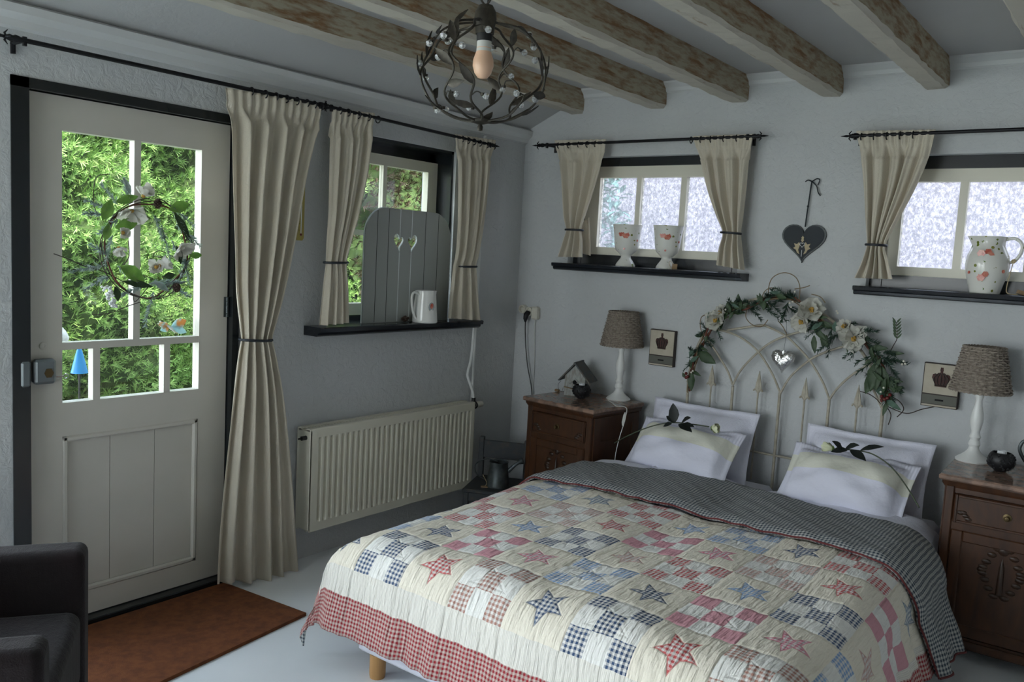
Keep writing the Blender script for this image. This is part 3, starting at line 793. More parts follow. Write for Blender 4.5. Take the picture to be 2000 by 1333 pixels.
one('heating_pipe', p2, 'pipe', 'straight white pipe running down the wall right of the bent one', 'pipe', 'white heating pipes', smooth=True)

# ------------------------------------------------------------------ mirror cabinet on the left sill
mc = thing('heart_shutter_mirror', 'arched grey-green boarded double shutter mirror with heart cut-outs on the black sill', 'mirror', (.0, -1.03, 1.170))
mx = .012; my0, my1, mz0 = -1.352, -.700, 1.171; mz1 = 1.772; rad = .145
def arch(y0, y1, z0, z1, r, n=10):
    pts = [(y0, z0)]
    pts += [(y0+r-r*cos(a), z1-r+r*sin(a)) for a in [pi/2*k/n for k in range(n+1)]]
    pts += [(y1-r+r*sin(a), z1-r+r*cos(a)) for a in [pi/2*k/n for k in range(n+1)]]
    pts += [(y1, z0)]; return pts
rad = .145
yL, yR = A(778, 480, 'x', .02).y, A(801, 480, 'x', .02).y
def heart_half(yc, zc, s, side):   # outline from top notch around to bottom tip
    pts = []
    for k in range(13):
        t = pi*k/12; x = 16*sin(t)**3; z = 13*cos(t)-5*cos(2*t)-2*cos(3*t)-cos(4*t)
        pts.append((yc+side*x/16*s, zc+z/16*s*1.3))
    return pts
ZHc, SH = 1.602, .041
def board(out, grooves, zt):
    mb = MB(); mb.prism([(mx+.004, y, z) for y, z in out], (.014, 0, 0))
    lf = part('shutter', mb, 'greypanel', mc)
    for y in grooves: part('groove', B((mx+.0175, y-.0012, mz0+.004), (mx+.0188, y+.0012, zt(y)-.004)), 'hole', lf)
    return lf
for side, ym, yo in ((-1, yL-.003, my0), (1, yR+.003, my1)):
    hh = heart_half(ym, ZHc, SH, side)
    arcp = [(yo-side*rad+side*rad*sin(a), mz1-rad+rad*cos(a)) for a in [pi/2*k/12 for k in range(13)]]
    zt = lambda y, yo=yo: mz1 if abs(yo-y) > rad else mz1-rad+sqrt(max(0, rad**2-(rad-abs(yo-y))**2))
    lf = board([(ym, mz0)]+hh[::-1]+[(ym, mz1)]+arcp+[(yo, mz0)], [ym+(yo-ym)*g for g in (.33, .66)], zt)
    part('heart_rim', MB().tube([(mx+.014, y, z) for y, z in hh], .003, 6), 'edge', lf, smooth=True, label='bright bevelled rim of the heart cut-out')
    if side < 0: part('edge_bead', MB().tube([(mx+.010, yo, mz0)]+[(mx+.010, y, z) for y, z in arcp[::-1]], .0035, 6), 'edge', lf, smooth=True)
    e3 = MB(); yy = ym-side*.003
    e3.box((mx+.002, yy-.0035, mz0+.003), (mx+.0175, yy+.0035, hh[-1][1]-.002)); part('edge_strip', e3, 'edge', lf, label='shiny bevelled inner edge')
    e3 = MB(); e3.box((mx+.002, yy-.0035, hh[0][1]+.002), (mx+.0175, yy+.0035, mz1-.002)); part('edge_strip', e3, 'edge', lf, label='shiny bevelled inner edge')
ya, yb = yL+.003, yR-.003
hl, hr = heart_half(ya, ZHc, SH*.62, 1), heart_half(yb, ZHc, SH*.62, -1)
lf = board([(ya, mz0)]+hl[::-1]+[(ya, mz1), (yb, mz1)]+hr+[(yb, mz0)], [], lambda y: mz1)
for h in (hl, hr): part('heart_rim', MB().tube([(mx+.014, y, z) for y, z in h], .003, 6), 'edge', lf, smooth=True, label='bright bevelled rim of the heart cut-out')
def lerp(a, b, t): return a+(b-a)*t
# jug
def lerp(a, b, t): return a+(b-a)*t
jg = thing('cream_jug', 'white glazed jug with a painted robin, standing before the heart mirror', 'jug', (.095, -.955, 1.170))
pr = [(0, 0), (.066, 0), (.070, .006), (.069, .02), (.062, .10), (.056, .155), (.058, .175), (.053, .175), (.052, .155), (.057, .10), (.064, .02), (0, .012)]
def spout(r, z, a):  # spout towards +y
    k = max(0, cos(a-pi/2))**6; return r*(1+.33*k*max(0, (z-.11)/.065))
part('body', MB().lathe(pr, (.095, -.955, 1.170), 36, fn=spout), 'porcelain', jg, smooth=60)
hd = MB().tube(catmull([(.095, -1.008, 1.325), (.095, -1.045, 1.335), (.095, -1.062, 1.31), (.095, -1.055, 1.25), (.095, -1.035, 1.205), (.095, -1.02, 1.195)], 6), .007, 8)
part('handle', hd, 'porcelain', jg, smooth=True)
ra = V((.095, -.955, 1.25)); nd = V((.66, -.60, 0)).normalized(); nd2 = V((.87, -.20, 0)).normalized()
def disc(mb, c, nn, up, w, h, n=12, th=.0015):
    nn = V(nn).normalized(); up = V(up); s_ = nn.cross(up).normalized(); u = s_.cross(nn)
    mb.prism([V(c)+s_*w*cos(2*pi*k/n)+u*h*sin(2*pi*k/n) for k in range(n)], nn*th); return mb
c0 = ra+nd2*.062
part('painted_bird', disc(MB(), c0+V((0, -.002, .008)), nd2, (0, 0, 1), .018, .026), 'birdblue', jg, label='grey ring of the painted bird')
part('painted_breast', disc(MB(), c0+nd2*.001+V((0, 0, .014)), nd2, (.2, 0, 1), .010, .015), 'rosepaint', jg, label='red breast of the painted bird')
dc = MB()
for k in range(14): dc.ball(V((.055, -1.062, 1.180))+V((random.uniform(-.014, .014), random.uniform(-.016, .016), random.uniform(0, .022))), random.uniform(.006, .010), 7, 5)
one('pine_cone', dc, 'cone', 'small dark cone at the foot of the robin jug on the sill', 'pine cone')


tp_, tb_ = A(592, 352, 'x', .008), A(585, 470, 'x', .008)
th = thing('thermometer', 'narrow yellow enamel wall thermometer half behind the long curtain', 'thermometer', (.0, tb_.y, tb_.z))
yc = (tp_.y+tb_.y)/2-.004
o_ = [(.002, yc-.022, tb_.z+.012), (.002, yc-.014, tb_.z), (.002, yc+.014, tb_.z), (.002, yc+.022, tb_.z+.012), (.002, yc+.022, tp_.z-.03), (.002, yc+.010, tp_.z), (.002, yc-.010, tp_.z), (.002, yc-.022, tp_.z-.03)]
part('board', MB().prism(o_, (.007, 0, 0)), 'yellow', th)
part('top_plate', B((.009, yc-.012, tp_.z-.08), (.011, yc+.012, tp_.z-.035)), 'blockedge', th, label='dark emblem near the top')
sc_m = MB()
for k in range(22): z = tb_.z+.045+k*.007; sc_m.box((.009, yc-.012, z), (.0098, yc-(.002 if k % 5 == 0 else .006), z+.0012))
part('scale', sc_m, 'hole', th)
part('glass_tube', MB().tube([(.011, yc+.003, tb_.z+.03), (.011, yc+.003, tp_.z-.09)], .0022, 8), 'whitemetal', th)
part('bulb', MB().ball((.011, yc+.003, tb_.z+.028), .006, 8, 6), 'redberry', th, label='dark red bulb')

# ------------------------------------------------------------------ child chair with watering can
cc = thing('small_chair', 'low dark grey painted wooden chair in the corner beside the radiator', 'chair', (.27, -.55, 0))
ang = atan2(.124, .276); Mx = Matrix.Translation((.125, -.452, 0)) @ Matrix.Rotation(ang, 4, 'Z')
sw, sd_, sh, bh = .30, .33, .235, .475
part('seat', B((-.01, -sd_, sh-.022), (sw+.01, .012, sh), Mx, .005), 'darkpaint', cc)
for (x, y, h) in ((.012, -.012, bh), (sw-.012, -.012, bh), (.012, -sd_+.02, sh-.02), (sw-.012, -sd_+.02, sh-.02)):
    part('leg', B((x-.015, y-.015, 0), (x+.015, y+.015, h), Mx, .003), 'darkpaint', cc)
part('back_board', B((.02, -.020, bh-.125), (sw-.02, -.004, bh-.02), Mx, .003), 'darkpaint', cc)
part('apron', B((.02, -sd_+.012, sh-.07), (sw-.02, -sd_+.026, sh-.022), Mx), 'darkpaint', cc)
wc = thing('watering_can', 'small weathered zinc watering can standing on the low dark chair', 'watering can', A(972, 950, 'z', sh))
wo = ORI[wc.name]
part('body', MB().lathe([(0, 0), (.070, 0), (.071, .004), (.066, .01), (.052, .135), (.055, .14), (.055, .145), (.049, .14), (.060, .02), (0, .014)], wo, 30), 'zinc', wc, smooth=40)
sp_ = MB().tube([wo+V((.045, .030, .09)), wo+V((.075, .055, .130)), wo+V((.095, .070, .148))], [.013, .010, .009], 10)
sp_.tube([wo+V((.088, .064, .143)), wo+V((.112, .080, .158))], [.010, .022], 12); part('spout', sp_, 'zinc', wc, smooth=40)
hd = MB().tube(catmull([wo+V((-.045, -.035, .03)), wo+V((-.10, -.07, .06)), wo+V((-.11, -.075, .12)), wo+V((-.06, -.04, .155)), wo+V((-.01, 0, .142))], 6), .0035, 6)
part('handle', hd, 'zinc', wc, smooth=True)
tagp = A(946, 952, 'z', sh)
tgm = thing('gift_tag', 'small tan tag on string lying on the dark chair beside the watering can', 'tag', tagp)
Rt = Matrix.Translation(tagp) @ Matrix.Rotation(.6, 4, 'Z')
part('card', B((-.02, -.012, .0), (.02, .012, .006), Rt), 'tagcard', tgm); part('string', MB().tube(catmull([tagp+V((0, 0, .005)), tagp+V((.0, .02, .02)), tagp+V((-.04, .03, .06))], 4), .0015, 5), 'string', tgm)

# ------------------------------------------------------------------ nightstands
def nightstand(label):
    t = thing('nightstand', label, 'nightstand', (0, 0, 0), 'marble topped oak nightstands')
    w, d, h = .49, .46, .765   # local: x 0..w to the right, y 0 (front) .. d (wall)
    top = MB(); 
    top.box((-.012, -.015, h-.024), (w+.012, d, h), bev=.006); part('marble_top', top, 'marble', t)
    bd = MB(); bz = h-.024
    bd.prism([(0, .004, bz), (0, .004, bz-.012), (.012, .012, bz-.03), (w-.012, .012, bz-.03), (w, .004, bz-.012), (w, .004, bz)], (0, d-.01, 0))
    bd.box((.014, .014, .07), (.034, d-.01, bz-.02)); bd.box((w-.034, .014, .07), (w-.014, d-.01, bz-.02)); bd.box((.03, d-.03, .07), (w-.03, d-.01, bz-.02))
    bd.box((.014, .014, .07), (w-.014, d-.01, .095)); bd.box((.03, .014, bz-.05), (w-.03, .03, bz-.02)); bd.box((.03, .012, .532), (w-.03, .03, .578)); bd.box((.0, .0, .05), (w, d-.01, .085), bev=.006)
    for x in (.014, w-.05): bd.box((x, .006, .08), (x+.036, .02, bz-.02), bev=.005)
    part('carcase', bd, 'oak', t)
    # framed side panels
    for x in (.008, w-.014):
        sp = MB()
        sp.box((x, .03, .10), (x+.006, .09, bz-.03)); sp.box((x, d-.08, .10), (x+.006, d-.02, bz-.03)); sp.box((x, .09, .53), (x+.006, d-.08, .58)); sp.box((x, .09, bz-.08), (x+.006, d-.08, bz-.03)); sp.box((x, .09, .10), (x+.006, d-.08, .16))
        part('side_panel', sp, 'oak', t)
    dr = MB().box((.052, .004, .570), (w-.052, .02, bz-.052), bev=.004)
    z0, z1 = .570, bz-.052
    for a in ((.067, w-.067, z0+.002, z0+.012), (.067, w-.067, z1-.012, z1-.002), (.056, .066, z0, z1), (w-.066, w-.056, z0, z1)): dr.box((a[0], -.002, a[2]), (a[1], .006, a[3]), bev=.002)
    drw = part('drawer', dr, 'oak', t)
    for sx in (1, -1):
        cv = MB(); cx = w/2+sx*.135
        for k in range(4): cv.ball((cx+sx*.010*k, .004, z0+.022+.012*k*(1 if k < 3 else .6)), .011, 8, 5, (1.3, .35, .8))
        part('carving', cv, 'oakd', drw, smooth=True, label='dark carved corner leaves')
    kn = MB().lathe([(0, 0), (.016, -.001), (.016, -.004), (.006, -.006), (.005, -.014), (.010, -.018), (.008, -.024), (0, -.025)], (w/2, .004, (z0+z1)/2), 14, 'y')
    part('knob', kn, 'brass', drw, smooth=40)
    dm = MB(); z0, z1 = .10, .54
    dm.box((.052, .012, z0), (w-.052, .022, z1))
    for a in ((.0955, w-.0955, z0, z0+.05), (.0955, w-.0955, z1-.045, z1), (.052, .095, z0, z1), (w-.095, w-.052, z0, z1)): dm.box((a[0], .004, a[2]), (a[1], .016, a[3]), bev=.004)
    drr = part('door', dm, 'oak', t)
    cv = MB()
    for sx in (1, -1):
        for k in range(9):
            a = pi*k/8; cv.ball((w/2+sx*(.02+.05*sin(a)), .012, .485-.022*k+.01*cos(3*a)), .015, 8, 5, (1.2, .4, .8))
    cv.ball((w/2, .012, .49), .02, 8, 6, (1, .4, 1)); cv.lathe([(.0, 0), (.013, .01), (.010, .12), (0, .16)], (w/2, .012, .30), 8)
    part('carving', cv, 'oakd', drr, smooth=True, label='dark carved leaf panel')
    for x in (.02, w-.065):
        for y in (.012, d-.06): part('foot', MB().lathe([(0, 0), (.02, 0), (.026, .02), (.018, .04), (.024, .052)], (x+.022, y+.022, 0), 14), 'oak', t, smooth=40)
    return t
ns = nightstand('dark oak nightstand with rosy marble top, left of the bed under the power socket')
ns.location = (.452, -.470, 0); ns.rotation_euler = (0, 0, radians(-6))
ns2 = copy_tree(ns); ns2['label'] = 'dark oak nightstand at the right edge, beside the quilt\'s hanging corner'
ns2.location = (2.632, -.520, 0); ns2.rotation_euler = (0, 0, radians(1.5))
HT = .765
# ------------------------------------------------------------------ lamps
def table_lamp(label):
    t = thing('table_lamp', label, 'table lamp', (0, 0, 0), 'wicker shade table lamps')
    base = [(0, 0), (.066, 0), (.068, .006), (.060, .014), (.048, .022), (.032, .036), (.022, .05), (.019, .062), (.024, .072), (.021, .084), (.017, .092), (.023, .104), (.018, .116), (.016, .125),
            (.022, .15), (.026, .175), (.023, .205), (.015, .24), (.013, .262), (.018, .275), (.015, .29), (.017, .31), (.012, .315), (.010, .34), (0, .34)]
    part('stand', MB().lathe(base, (0, 0, 0), 32), 'lampwhite', t, smooth=40)
    part('bulb', MB().ball((0, 0, .375), .026, 12, 8, (1, 1, 1.3)), 'bulbbase', t, smooth=True)
    z0, z1, r0, r1 = .302, .480, .116, .079
    sh_ = MB(); nr, ns_ = 19, 96; stakes = 24
    for i in range(nr):
        z = z0+(z1-z0)*i/(nr-1); r = r0+(r1-r0)*i/(nr-1)
        pts = [((r+.0045*cos(pi*(j*stakes/ns_)+pi*i))*cos(2*pi*j/ns_), (r+.0045*cos(pi*(j*stakes/ns_)+pi*i))*sin(2*pi*j/ns_), z+.0012*sin(j*1.7+i)) for j in range(ns_)]
        sh_.tube(pts, .0038, 5, closed=True)
    for k in range(stakes):
        a = 2*pi*(k+.5)/stakes; sh_.tube([(r0*cos(a), r0*sin(a), z0-.006), (r1*cos(a), r1*sin(a), z1+.004)], .0026, 5)
    for z, r, in ((z0-.002, r0+.001), (z1+.002, r1+.001)):
        for ph in (0, pi): sh_.tube([((r+.003*cos(18*2*pi*j/120+ph))*cos(2*pi*j/120), (r+.003*cos(18*2*pi*j/120+ph))*sin(2*pi*j/120), z+.003*sin(18*2*pi*j/120+ph)) for j in range(120)], .0034, 5, closed=True)
    sh_.lathe([(r0-.003, z0), (r1-.003, z1)], (0, 0, 0), 40, caps=False); sh_.lathe([(r0-.0045, z0), (r1-.0045, z1)], (0, 0, 0), 40, caps=False)
    part('lamp_shade', sh_, 'wicker', t, smooth=50)
    sp = MB()
    for k in range(3): a = 2*pi*k/3; sp.tube([(0, 0, .335), (.1*cos(a), .1*sin(a), .42)], .002, 5)
    part('shade_carrier', sp, 'chrome', t)
    return t
lp = table_lamp('wicker shaded lamp on white turned base, left of the bed by the birdhouse')
lp.location = (*A(1210, 776, 'z', HT)[:2], HT); lp.location.y = -.11; lp.location.x = .850; lp.scale = (1.03, 1.03, 1.05)
lp2 = copy_tree(lp); lp2['label'] = 'wicker shaded lamp on white turned base, right of the bed by the black candle ball'
q = A(1910, 892, 'z', HT); lp2.location = (2.682, -.150, HT); lp2.rotation_euler = (0, 0, .4)
# lamp cord with switch
lc = thing('lamp_cord', 'thin white cord with inline switch hanging off the left nightstand', 'cord', (1.0, -.4, .4))
cp = [A(1212, 779, 'z', HT)+V((0, 0, .003)), A(1218, 783, 'z', HT)+V((0, 0, .004)), A(1223, 797, 'y', -.36), A(1222, 815, 'y', -.37), A(1218, 830, 'y', -.38), A(1210, 855, 'y', -.39), A(1202, 890, 'y', -.40), A(1199, 930, 'y', -.41)]
cp[0] = V((.835, -.20, HT+.004)); cp[1] = V((.90, -.26, HT+.004)); cp.insert(2, V((.972, -.34, HT+.006)))
part('wire', MB().tube(catmull(cp, 6), .0022, 6), 'cable_white', lc, smooth=True)
sw_ = MB().tube([A(1221, 806, 'y', -.365), A(1220, 812, 'y', -.367), A(1217, 826, 'y', -.372), A(1216, 832, 'y', -.375)], [.003, .008, .008, .003], 8); part('switch', sw_, 'cable_white', lc, smooth=True)
# black candle balls
def candle_ball(label):
    t = thing('candle_holder', label, 'candle holder', (0, 0, 0), 'black round candle holders')
    b_ = MB(); rnd = random.Random(4); R0 = .052
    prof = [(0, 0), (.022, 0)]+[(R0*cos(a), .05+.047*sin(a)) for a in [radians(-62+14*k) for k in range(9)]]
    prof = [(0, .001), (.022, .001)]+[(R0*cos(radians(-60+k*12.5)), .048+.048*sin(radians(-60+k*12.5))) for k in range(9)]
    top = prof[-1]; prof += [(top[0]-.004, top[1]+.002), (top[0]-.006, top[1]-.002), (R0*.85, .05), (.02, .012), (0, .010)]
    b_.lathe(prof, (0, 0, 0), 26)
    for k in range(110):
        ph = rnd.uniform(0, 2*pi); th_ = radians(rnd.uniform(-50, 40)); b_.ball((R0*cos(th_)*cos(ph), R0*cos(th_)*sin(ph), .048+.048*sin(th_)), .0042, 6, 4)
    part('bowl', b_, 'cable_black', t, smooth=True)
    part('tealight', MB().lathe([(0, 0), (.018, 0), (.018, .014), (.015, .015), (.013, .011), (0, .011)], (0, 0, .074), 16), 'whitemetal', t)
    return t
cb1 = candle_ball('round black openwork candle holder in front of the birdhouse')
p = A(1135, 779, 'z', HT); cb1.location = (p.x, p.y, HT)
cb2 = copy_tree(cb1); p = A(1953, 921, 'z', HT); cb2.location = (p.x, p.y, HT); cb2.scale = (1, 1, 1); cb2['label'] = 'round black openwork candle holder right of the right-hand lamp'
# metal cup at the edge
cu = thing('metal_mug', 'grey metal mug with looped handle cut by the photo\'s right edge', 'mug', (0, 0, 0)); ORI[cu.name] = V((0, 0, 0))
part('body', MB().lathe([(0, 0), (.045, 0), (.048, .005), (.044, .12), (.047, .125), (.042, .122), (.042, .01), (0, .008)], (0, 0, 0), 28), 'zinc', cu, smooth=40)
part('handle', MB().tube(catmull([(-.044, 0, .02), (-.07, -.002, .05), (-.088, -.003, .09), (-.075, -.002, .125), (-.045, 0, .115)], 6), .0045, 8, flat=1.6), 'zinc', cu, smooth=True)
cu.location = (2.945, -.165, HT)
# birdhouse
bh_ = thing('birdhouse', 'small weathered white birdhouse with slate blue roof on the left nightstand', 'birdhouse', (0, 0, 0))
wv, dv, hv, ht_ = .125, .105, .115, .182
body = MB().prism([(-wv/2, -dv/2, 0), (wv/2, -dv/2, 0), (wv/2, -dv/2, hv), (0, -dv/2, ht_), (-wv/2, -dv/2, hv)], (0, dv, 0)); part('body', body, 'birdwall', bh_)
sl_ = (ht_-hv)/(wv/2)
for s_ in (-1, 1):
    e = V((s_*(wv/2+.030), 0, hv-.030*sl_)); a = V((0, 0, ht_+.006)); nn = V((s_*sl_, 0, 1)).normalized()*.007
    part('roof_panel', MB().prism([e+V((0, -dv/2-.022, 0)), a+V((0, -dv/2-.022, 0)), a+V((0, dv/2+.022, 0)), e+V((0, dv/2+.022, 0))], nn), 'slate', bh_)
part('ridge', MB().tube([(0, -dv/2-.024, ht_+.012), (0, dv/2+.024, ht_+.012)], .007, 8), 'slate', bh_)
gp = MB()
for s_ in (-1, 1): gp.prism([(0, -dv/2-.006, .108), (s_*.034, -dv/2-.006, .076), (s_*.030, -dv/2-.006, .068), (0, -dv/2-.006, .098)], (0, .006, 0))
part('gable_trim', gp, 'birdwall', bh_)
part('entrance_hole', disc(MB(), (0, -dv/2-.0005, .080), (0, -1, 0), (0, 0, 1), .013, .014, 6), 'hole', bh_)
part('perch', MB().tube(catmull([(-.062, -dv/2-.010, .050), (-.02, -dv/2-.016, .045), (.03, -dv/2-.012, .032), (.06, -dv/2-.010, .03)], 4), .0035, 6), 'twig_tan', bh_)
part('wire', MB().tube(catmull([(-.083, -.06, .082), (-.098, -.06, .06), (-.095, -.062, .035), (-.075, -.064, .02), (-.066, -.062, .045)], 5), .0012, 5), 'cable_black', bh_)
bh_.location = (.612, -.180, HT); bh_.rotation_euler = (0, 0, radians(14))
q = A(1088, 765, 'z', HT)
gt = one('gift_tag', B(q+V((-.014, -.010, 0)), q+V((.014, .010, .014)), bev=.003), 'tagcard', 'tiny brown wooden charm lying left of the birdhouse', 'tag')

# ------------------------------------------------------------------ socket, plug, cords
so = thing('power_socket', 'cream double wall socket with a black plug in its right half', 'socket', (.115, 0, 1.20))
part('housing', B((.145, -.045, 1.165), (.190, 0, 1.245), bev=.008), 'socket', so)
for x, z in ((.063, 1.222), (.118, 1.212)):
    part('outlet', MB().lathe([(0, -.012), (.018, -.012), (.020, -.030), (.026, -.031), (.028, -.022), (.028, 0), (0, 0)], (x, 0, z), 20, 'y'), 'socket', so, smooth=40)
part('bridge', B((.05, -.02, 1.195), (.150, 0, 1.238), bev=.006), 'socket', so)
pg = thing('plug_cord', 'black plug and cable running from the socket down behind the nightstand', 'cord', (.12, -.05, 1.18))
part('plug', MB().tube([(.115, -.030, 1.205), (.115, -.05, 1.19), (.112, -.052, 1.165), (.108, -.045, 1.145)], [.017, .017, .014, .006], 10), 'cable_black', pg, smooth=True)
part('cable', MB().tube(catmull([(.108, -.045, 1.15), (.104, -.035, 1.08), (.112, -.03, .98), (.135, -.03, .86), (.175, -.03, .72), (.20, -.03, .5)], 6), .0035, 6), 'cable_black', pg, smooth=True)
one('wall_cord', MB().tube(catmull([(.165, -.02, 1.168), (.158, -.012, 1.08), (.168, -.010, .95), (.170, -.010, .80), (.168, -.01, .62)], 6), .0022, 6), 'cable_white', 'thin pale cord running down the wall right of the black cable', 'cord', smooth=True)

# ------------------------------------------------------------------ crown blocks
def crown_pts(s):
    P = [(-.62, -.62), (.62, -.62), (.66, -.36), (.80, -.20), (.98, .10), (.90, .36), (.62, .44), (.45, .36), (.30, .52), (.16, .50), (.13, .62), (.18, .70), (.14, .95), (-.14, .95), (-.18, .70), (-.13, .62), (-.16, .50), (-.30, .52), (-.45, .36), (-.62, .44), (-.90, .36), (-.98, .10), (-.80, -.20), (-.66, -.36)]
    return [(a*s*.80, b*s*1.15) for a, b in P]
def crown_block(label):
    t = thing('crown_picture', label, 'picture', (0, 0, 0), 'crown wall blocks')
    w, h = .155, .205
    part('block', B((-w/2, -.030, -h/2), (w/2, -.001, h/2), bev=.002), 'blockedge', t)
    part('print', B((-w/2+.004, -.0315, -h/2+.062), (w/2-.004, -.029, h/2-.004)), 'blockcream', t)
    part('strip', B((-w/2+.004, -.0315, -h/2+.014), (w/2-.004, -.029, -h/2+.056)), 'blockstrip', t)
    part('lower_margin', B((-w/2+.004, -.0313, -h/2+.003), (w/2-.004, -.029, -h/2+.011)), 'blockcream', t)
    cr = MB().prism([(x, -.0312, z+.030) for x, z in crown_pts(.050)], (0, -.0022, 0))
    c = part('crown', cr, 'crown', t)
    rb = MB()
    for k in (-2, -1, 0, 1, 2): rb.tube(catmull([(k*.011, -.0345, .002), (k*.0155, -.036, .032), (k*.006, -.0345, .058)], 4), .0022, 5)
    rb.tube([(-.025, -.0345, .001), (.025, -.0345, .001)], .0028, 5); part('arches', rb, 'blockedge', c)
    part('lettering', B((-.018, -.0322, -h/2+.030), (.018, -.031, -h/2+.038)), 'hole', t)
    return t
c1 = crown_block('crown picture block hanging right of the left-hand wicker lamp'); c1.location = (1.062, 0, 1.083)
c2 = copy_tree(c1); c2['label'] = 'crown picture block partly behind the right-hand wicker lamp shade'; c2.location = (2.502, 0, 1.066)

# ------------------------------------------------------------------ heart plaque
hp_ = thing('heart_plaque', 'dark slate wooden heart hanging by a knotted ribbon between the windows', 'wall ornament', (1.802, 0, 1.60))
def heart_outline(c, s, sy, y, n=40):
    out = []
    for k in range(n):
        t = 2*pi*k/n; x = 16*sin(t)**3; z = 13*cos(t)-5*cos(2*t)-2*cos(3*t)-cos(4*t); out.append((c[0]+x/16*s, y, c[1]+(z/16)*sy))
    return out
hc = (1.802, 1.714)
part('rim', MB().prism(heart_outline(hc, .112, .108, .001), (0, -.013, 0)), 'heartedge', hp_)
part('board', MB().prism(heart_outline((1.802, 1.715), .103, .099, -.004), (0, -.012, 0)), 'heartdark', hp_)
orn = MB()
for s_ in (-1, 1):
    orn.prism([(1.80+s_*x, -.016, 1.672+z) for x, z in ((.010, -.028), (.022, -.022), (.030, -.006), (.044, .002), (.034, .010), (.042, .026), (.026, .022), (.016, .034), (.012, .012), (.018, -.006))][::s_], (0, -.003, 0))
orn.prism([(1.80+x, -.016, 1.715+z) for x, z in ((0, -.012), (.008, 0), (.004, .006), (.007, .012), (0, .022), (-.007, .012), (-.004, .006), (-.008, 0))], (0, -.003, 0))
part('ornament', orn, 'ornament', hp_, label='beige twin tulip motif')
sm_ = MB().tube([(1.80, -.018, 1.632), (1.80, -.018, 1.665)], .0016, 5); sm_.tube(heart_outline((1.80, 1.692), .013, .013, -.018, 16), .0014, 5, closed=True); part('motif_stem', sm_, 'whitemetal', hp_)
rbn = MB(); rbn.tube(catmull([(1.806, -.014, 1.782), (1.810, -.014, 1.86), (1.812, -.014, 1.89), (1.818, -.014, 1.99), (1.822, -.014, 2.012)], 4), .0035, 6)
rbn.ball((1.811, -.014, 1.885), .006, 8, 5); rbn.ball((1.820, -.014, 2.008), .006, 8, 5)
rbn.tube(catmull([(1.820, -.012, 2.008), (1.80, -.012, 2.016), (1.786, -.012, 2.008)], 5), .003, 5)
rbn.tube(catmull([(1.820, -.012, 2.008), (1.842, -.012, 2.022), (1.858, -.012, 2.016), (1.85, -.012, 1.99)], 5), .003, 5)
rbn.tube(catmull([(1.822, -.012, 2.008), (1.845, -.012, 1.985), (1.855, -.012, 1.955), (1.868, -.012, 1.938)], 5), .003, 5)
part('ribbon', rbn, 'heartdark', hp_, smooth=True)

# ------------------------------------------------------------------ vases and pitcher
def rose_decal(mb, c, nn, s):
    nn = V(nn).normalized(); o = nn.cross(V((0, 0, 1))).normalized(); u = V((0, 0, 1))
    for k in range(7):
        a = k*2*pi/6; r = 0 if k == 6 else s*.55
        disc(mb, V(c)+o*r*cos(a)+u*r*sin(a), nn, u, s*.5, s*.45, 8, .0012+.0003*k)
vd = V((CP.x-.79, CP.y+.05, 0)).normalized()
def vase(label):
    t = thing('footed_vase', label, 'vase', (0, 0, 0), 'footed rose vases')
    pr = [(0, 0), (.056, 0), (.057, .006), (.050, .020), (.030, .048), (.028, .060), (.038, .072), (.060, .092), (.069, .120), (.074, .17), (.082, .225), (.086, .238), (.082, .238), (.070, .17), (.060, .12), (.03, .085), (0, .08)]
    b_ = part('body', MB().lathe(pr, (0, 0, 0), 36), 'floral', t, smooth=50)
    rs = MB()
    for da, z, s_ in ((-.45, .185, .017), (-.1, .178, .020), (.95, .15, .007), (-.2, .10, .006)):
        a = atan2(vd.y, vd.x)+da; r = .0745 if z > .15 else (.071 if z > .11 else .064)
        rs = MB(); rose_decal(rs, (r*cos(a), r*sin(a), z), (cos(a), sin(a), 0), s_)
        part('painted_rose', rs, 'rosepaint', t)
    return t
v1 = vase('footed white vase with painted roses, the left one of the pair on the sill'); v1.location = (.800, -.045, 1.530)
v2 = copy_tree(v1); v2.location = (1.060, -.045, 1.530); v2['label'] = 'footed white vase with painted roses, right one, paper tag at its foot'
q = V((1.128, -.075, 1.530))
t_ = thing('paper_tag', 'small folded tan tag on the sill at the right vase\'s foot', 'tag', q)
part('card', B((-.014, -.003, 0), (.014, .003, .03), Matrix.Translation(q) @ Matrix.Rotation(.25, 4, 'Z') @ Matrix.Rotation(-.2, 4, 'X')), 'tagcard', t_)
part('string', MB().tube(catmull([q+V((-.01, -.004, .03)), q+V((-.022, -.01, .045)), q+V((-.03, -.01, .03)), q+V((-.012, -.012, .004))], 4), .0015, 5), 'string', t_)
pt = thing('pitcher', 'bulbous white pitcher painted with red roses on the right-hand sill', 'pitcher', (2.640, -.040, 1.505))
def sp2(r, z, a):
    k = max(0, cos(a-pi))**8; return r*(1+.30*k*max(0, min(1, (z-.19)/.05)))
pr = [(0, 0), (.060, 0), (.062, .006), (.070, .04), (.083, .085), (.089, .125), (.084, .165), (.070, .195), (.062, .212), (.064, .235), (.070, .252), (.066, .252), (.058, .212), (.078, .165), (.083, .12), (.06, .02), (0, .012)]
part('body', MB().lathe(pr, (2.640, -.040, 1.505), 40, fn=sp2), 'floral', pt, smooth=50)
part('handle', MB().tube(catmull([(2.700, -.04, 1.745), (2.735, -.042, 1.752), (2.765, -.044, 1.728), (2.765, -.044, 1.69), (2.745, -.042, 1.655), (2.722, -.04, 1.645)], 6), .0075, 8), 'floral', pt, smooth=True)
rs = MB(); av = atan2(CP.y+.04, CP.x-2.64)
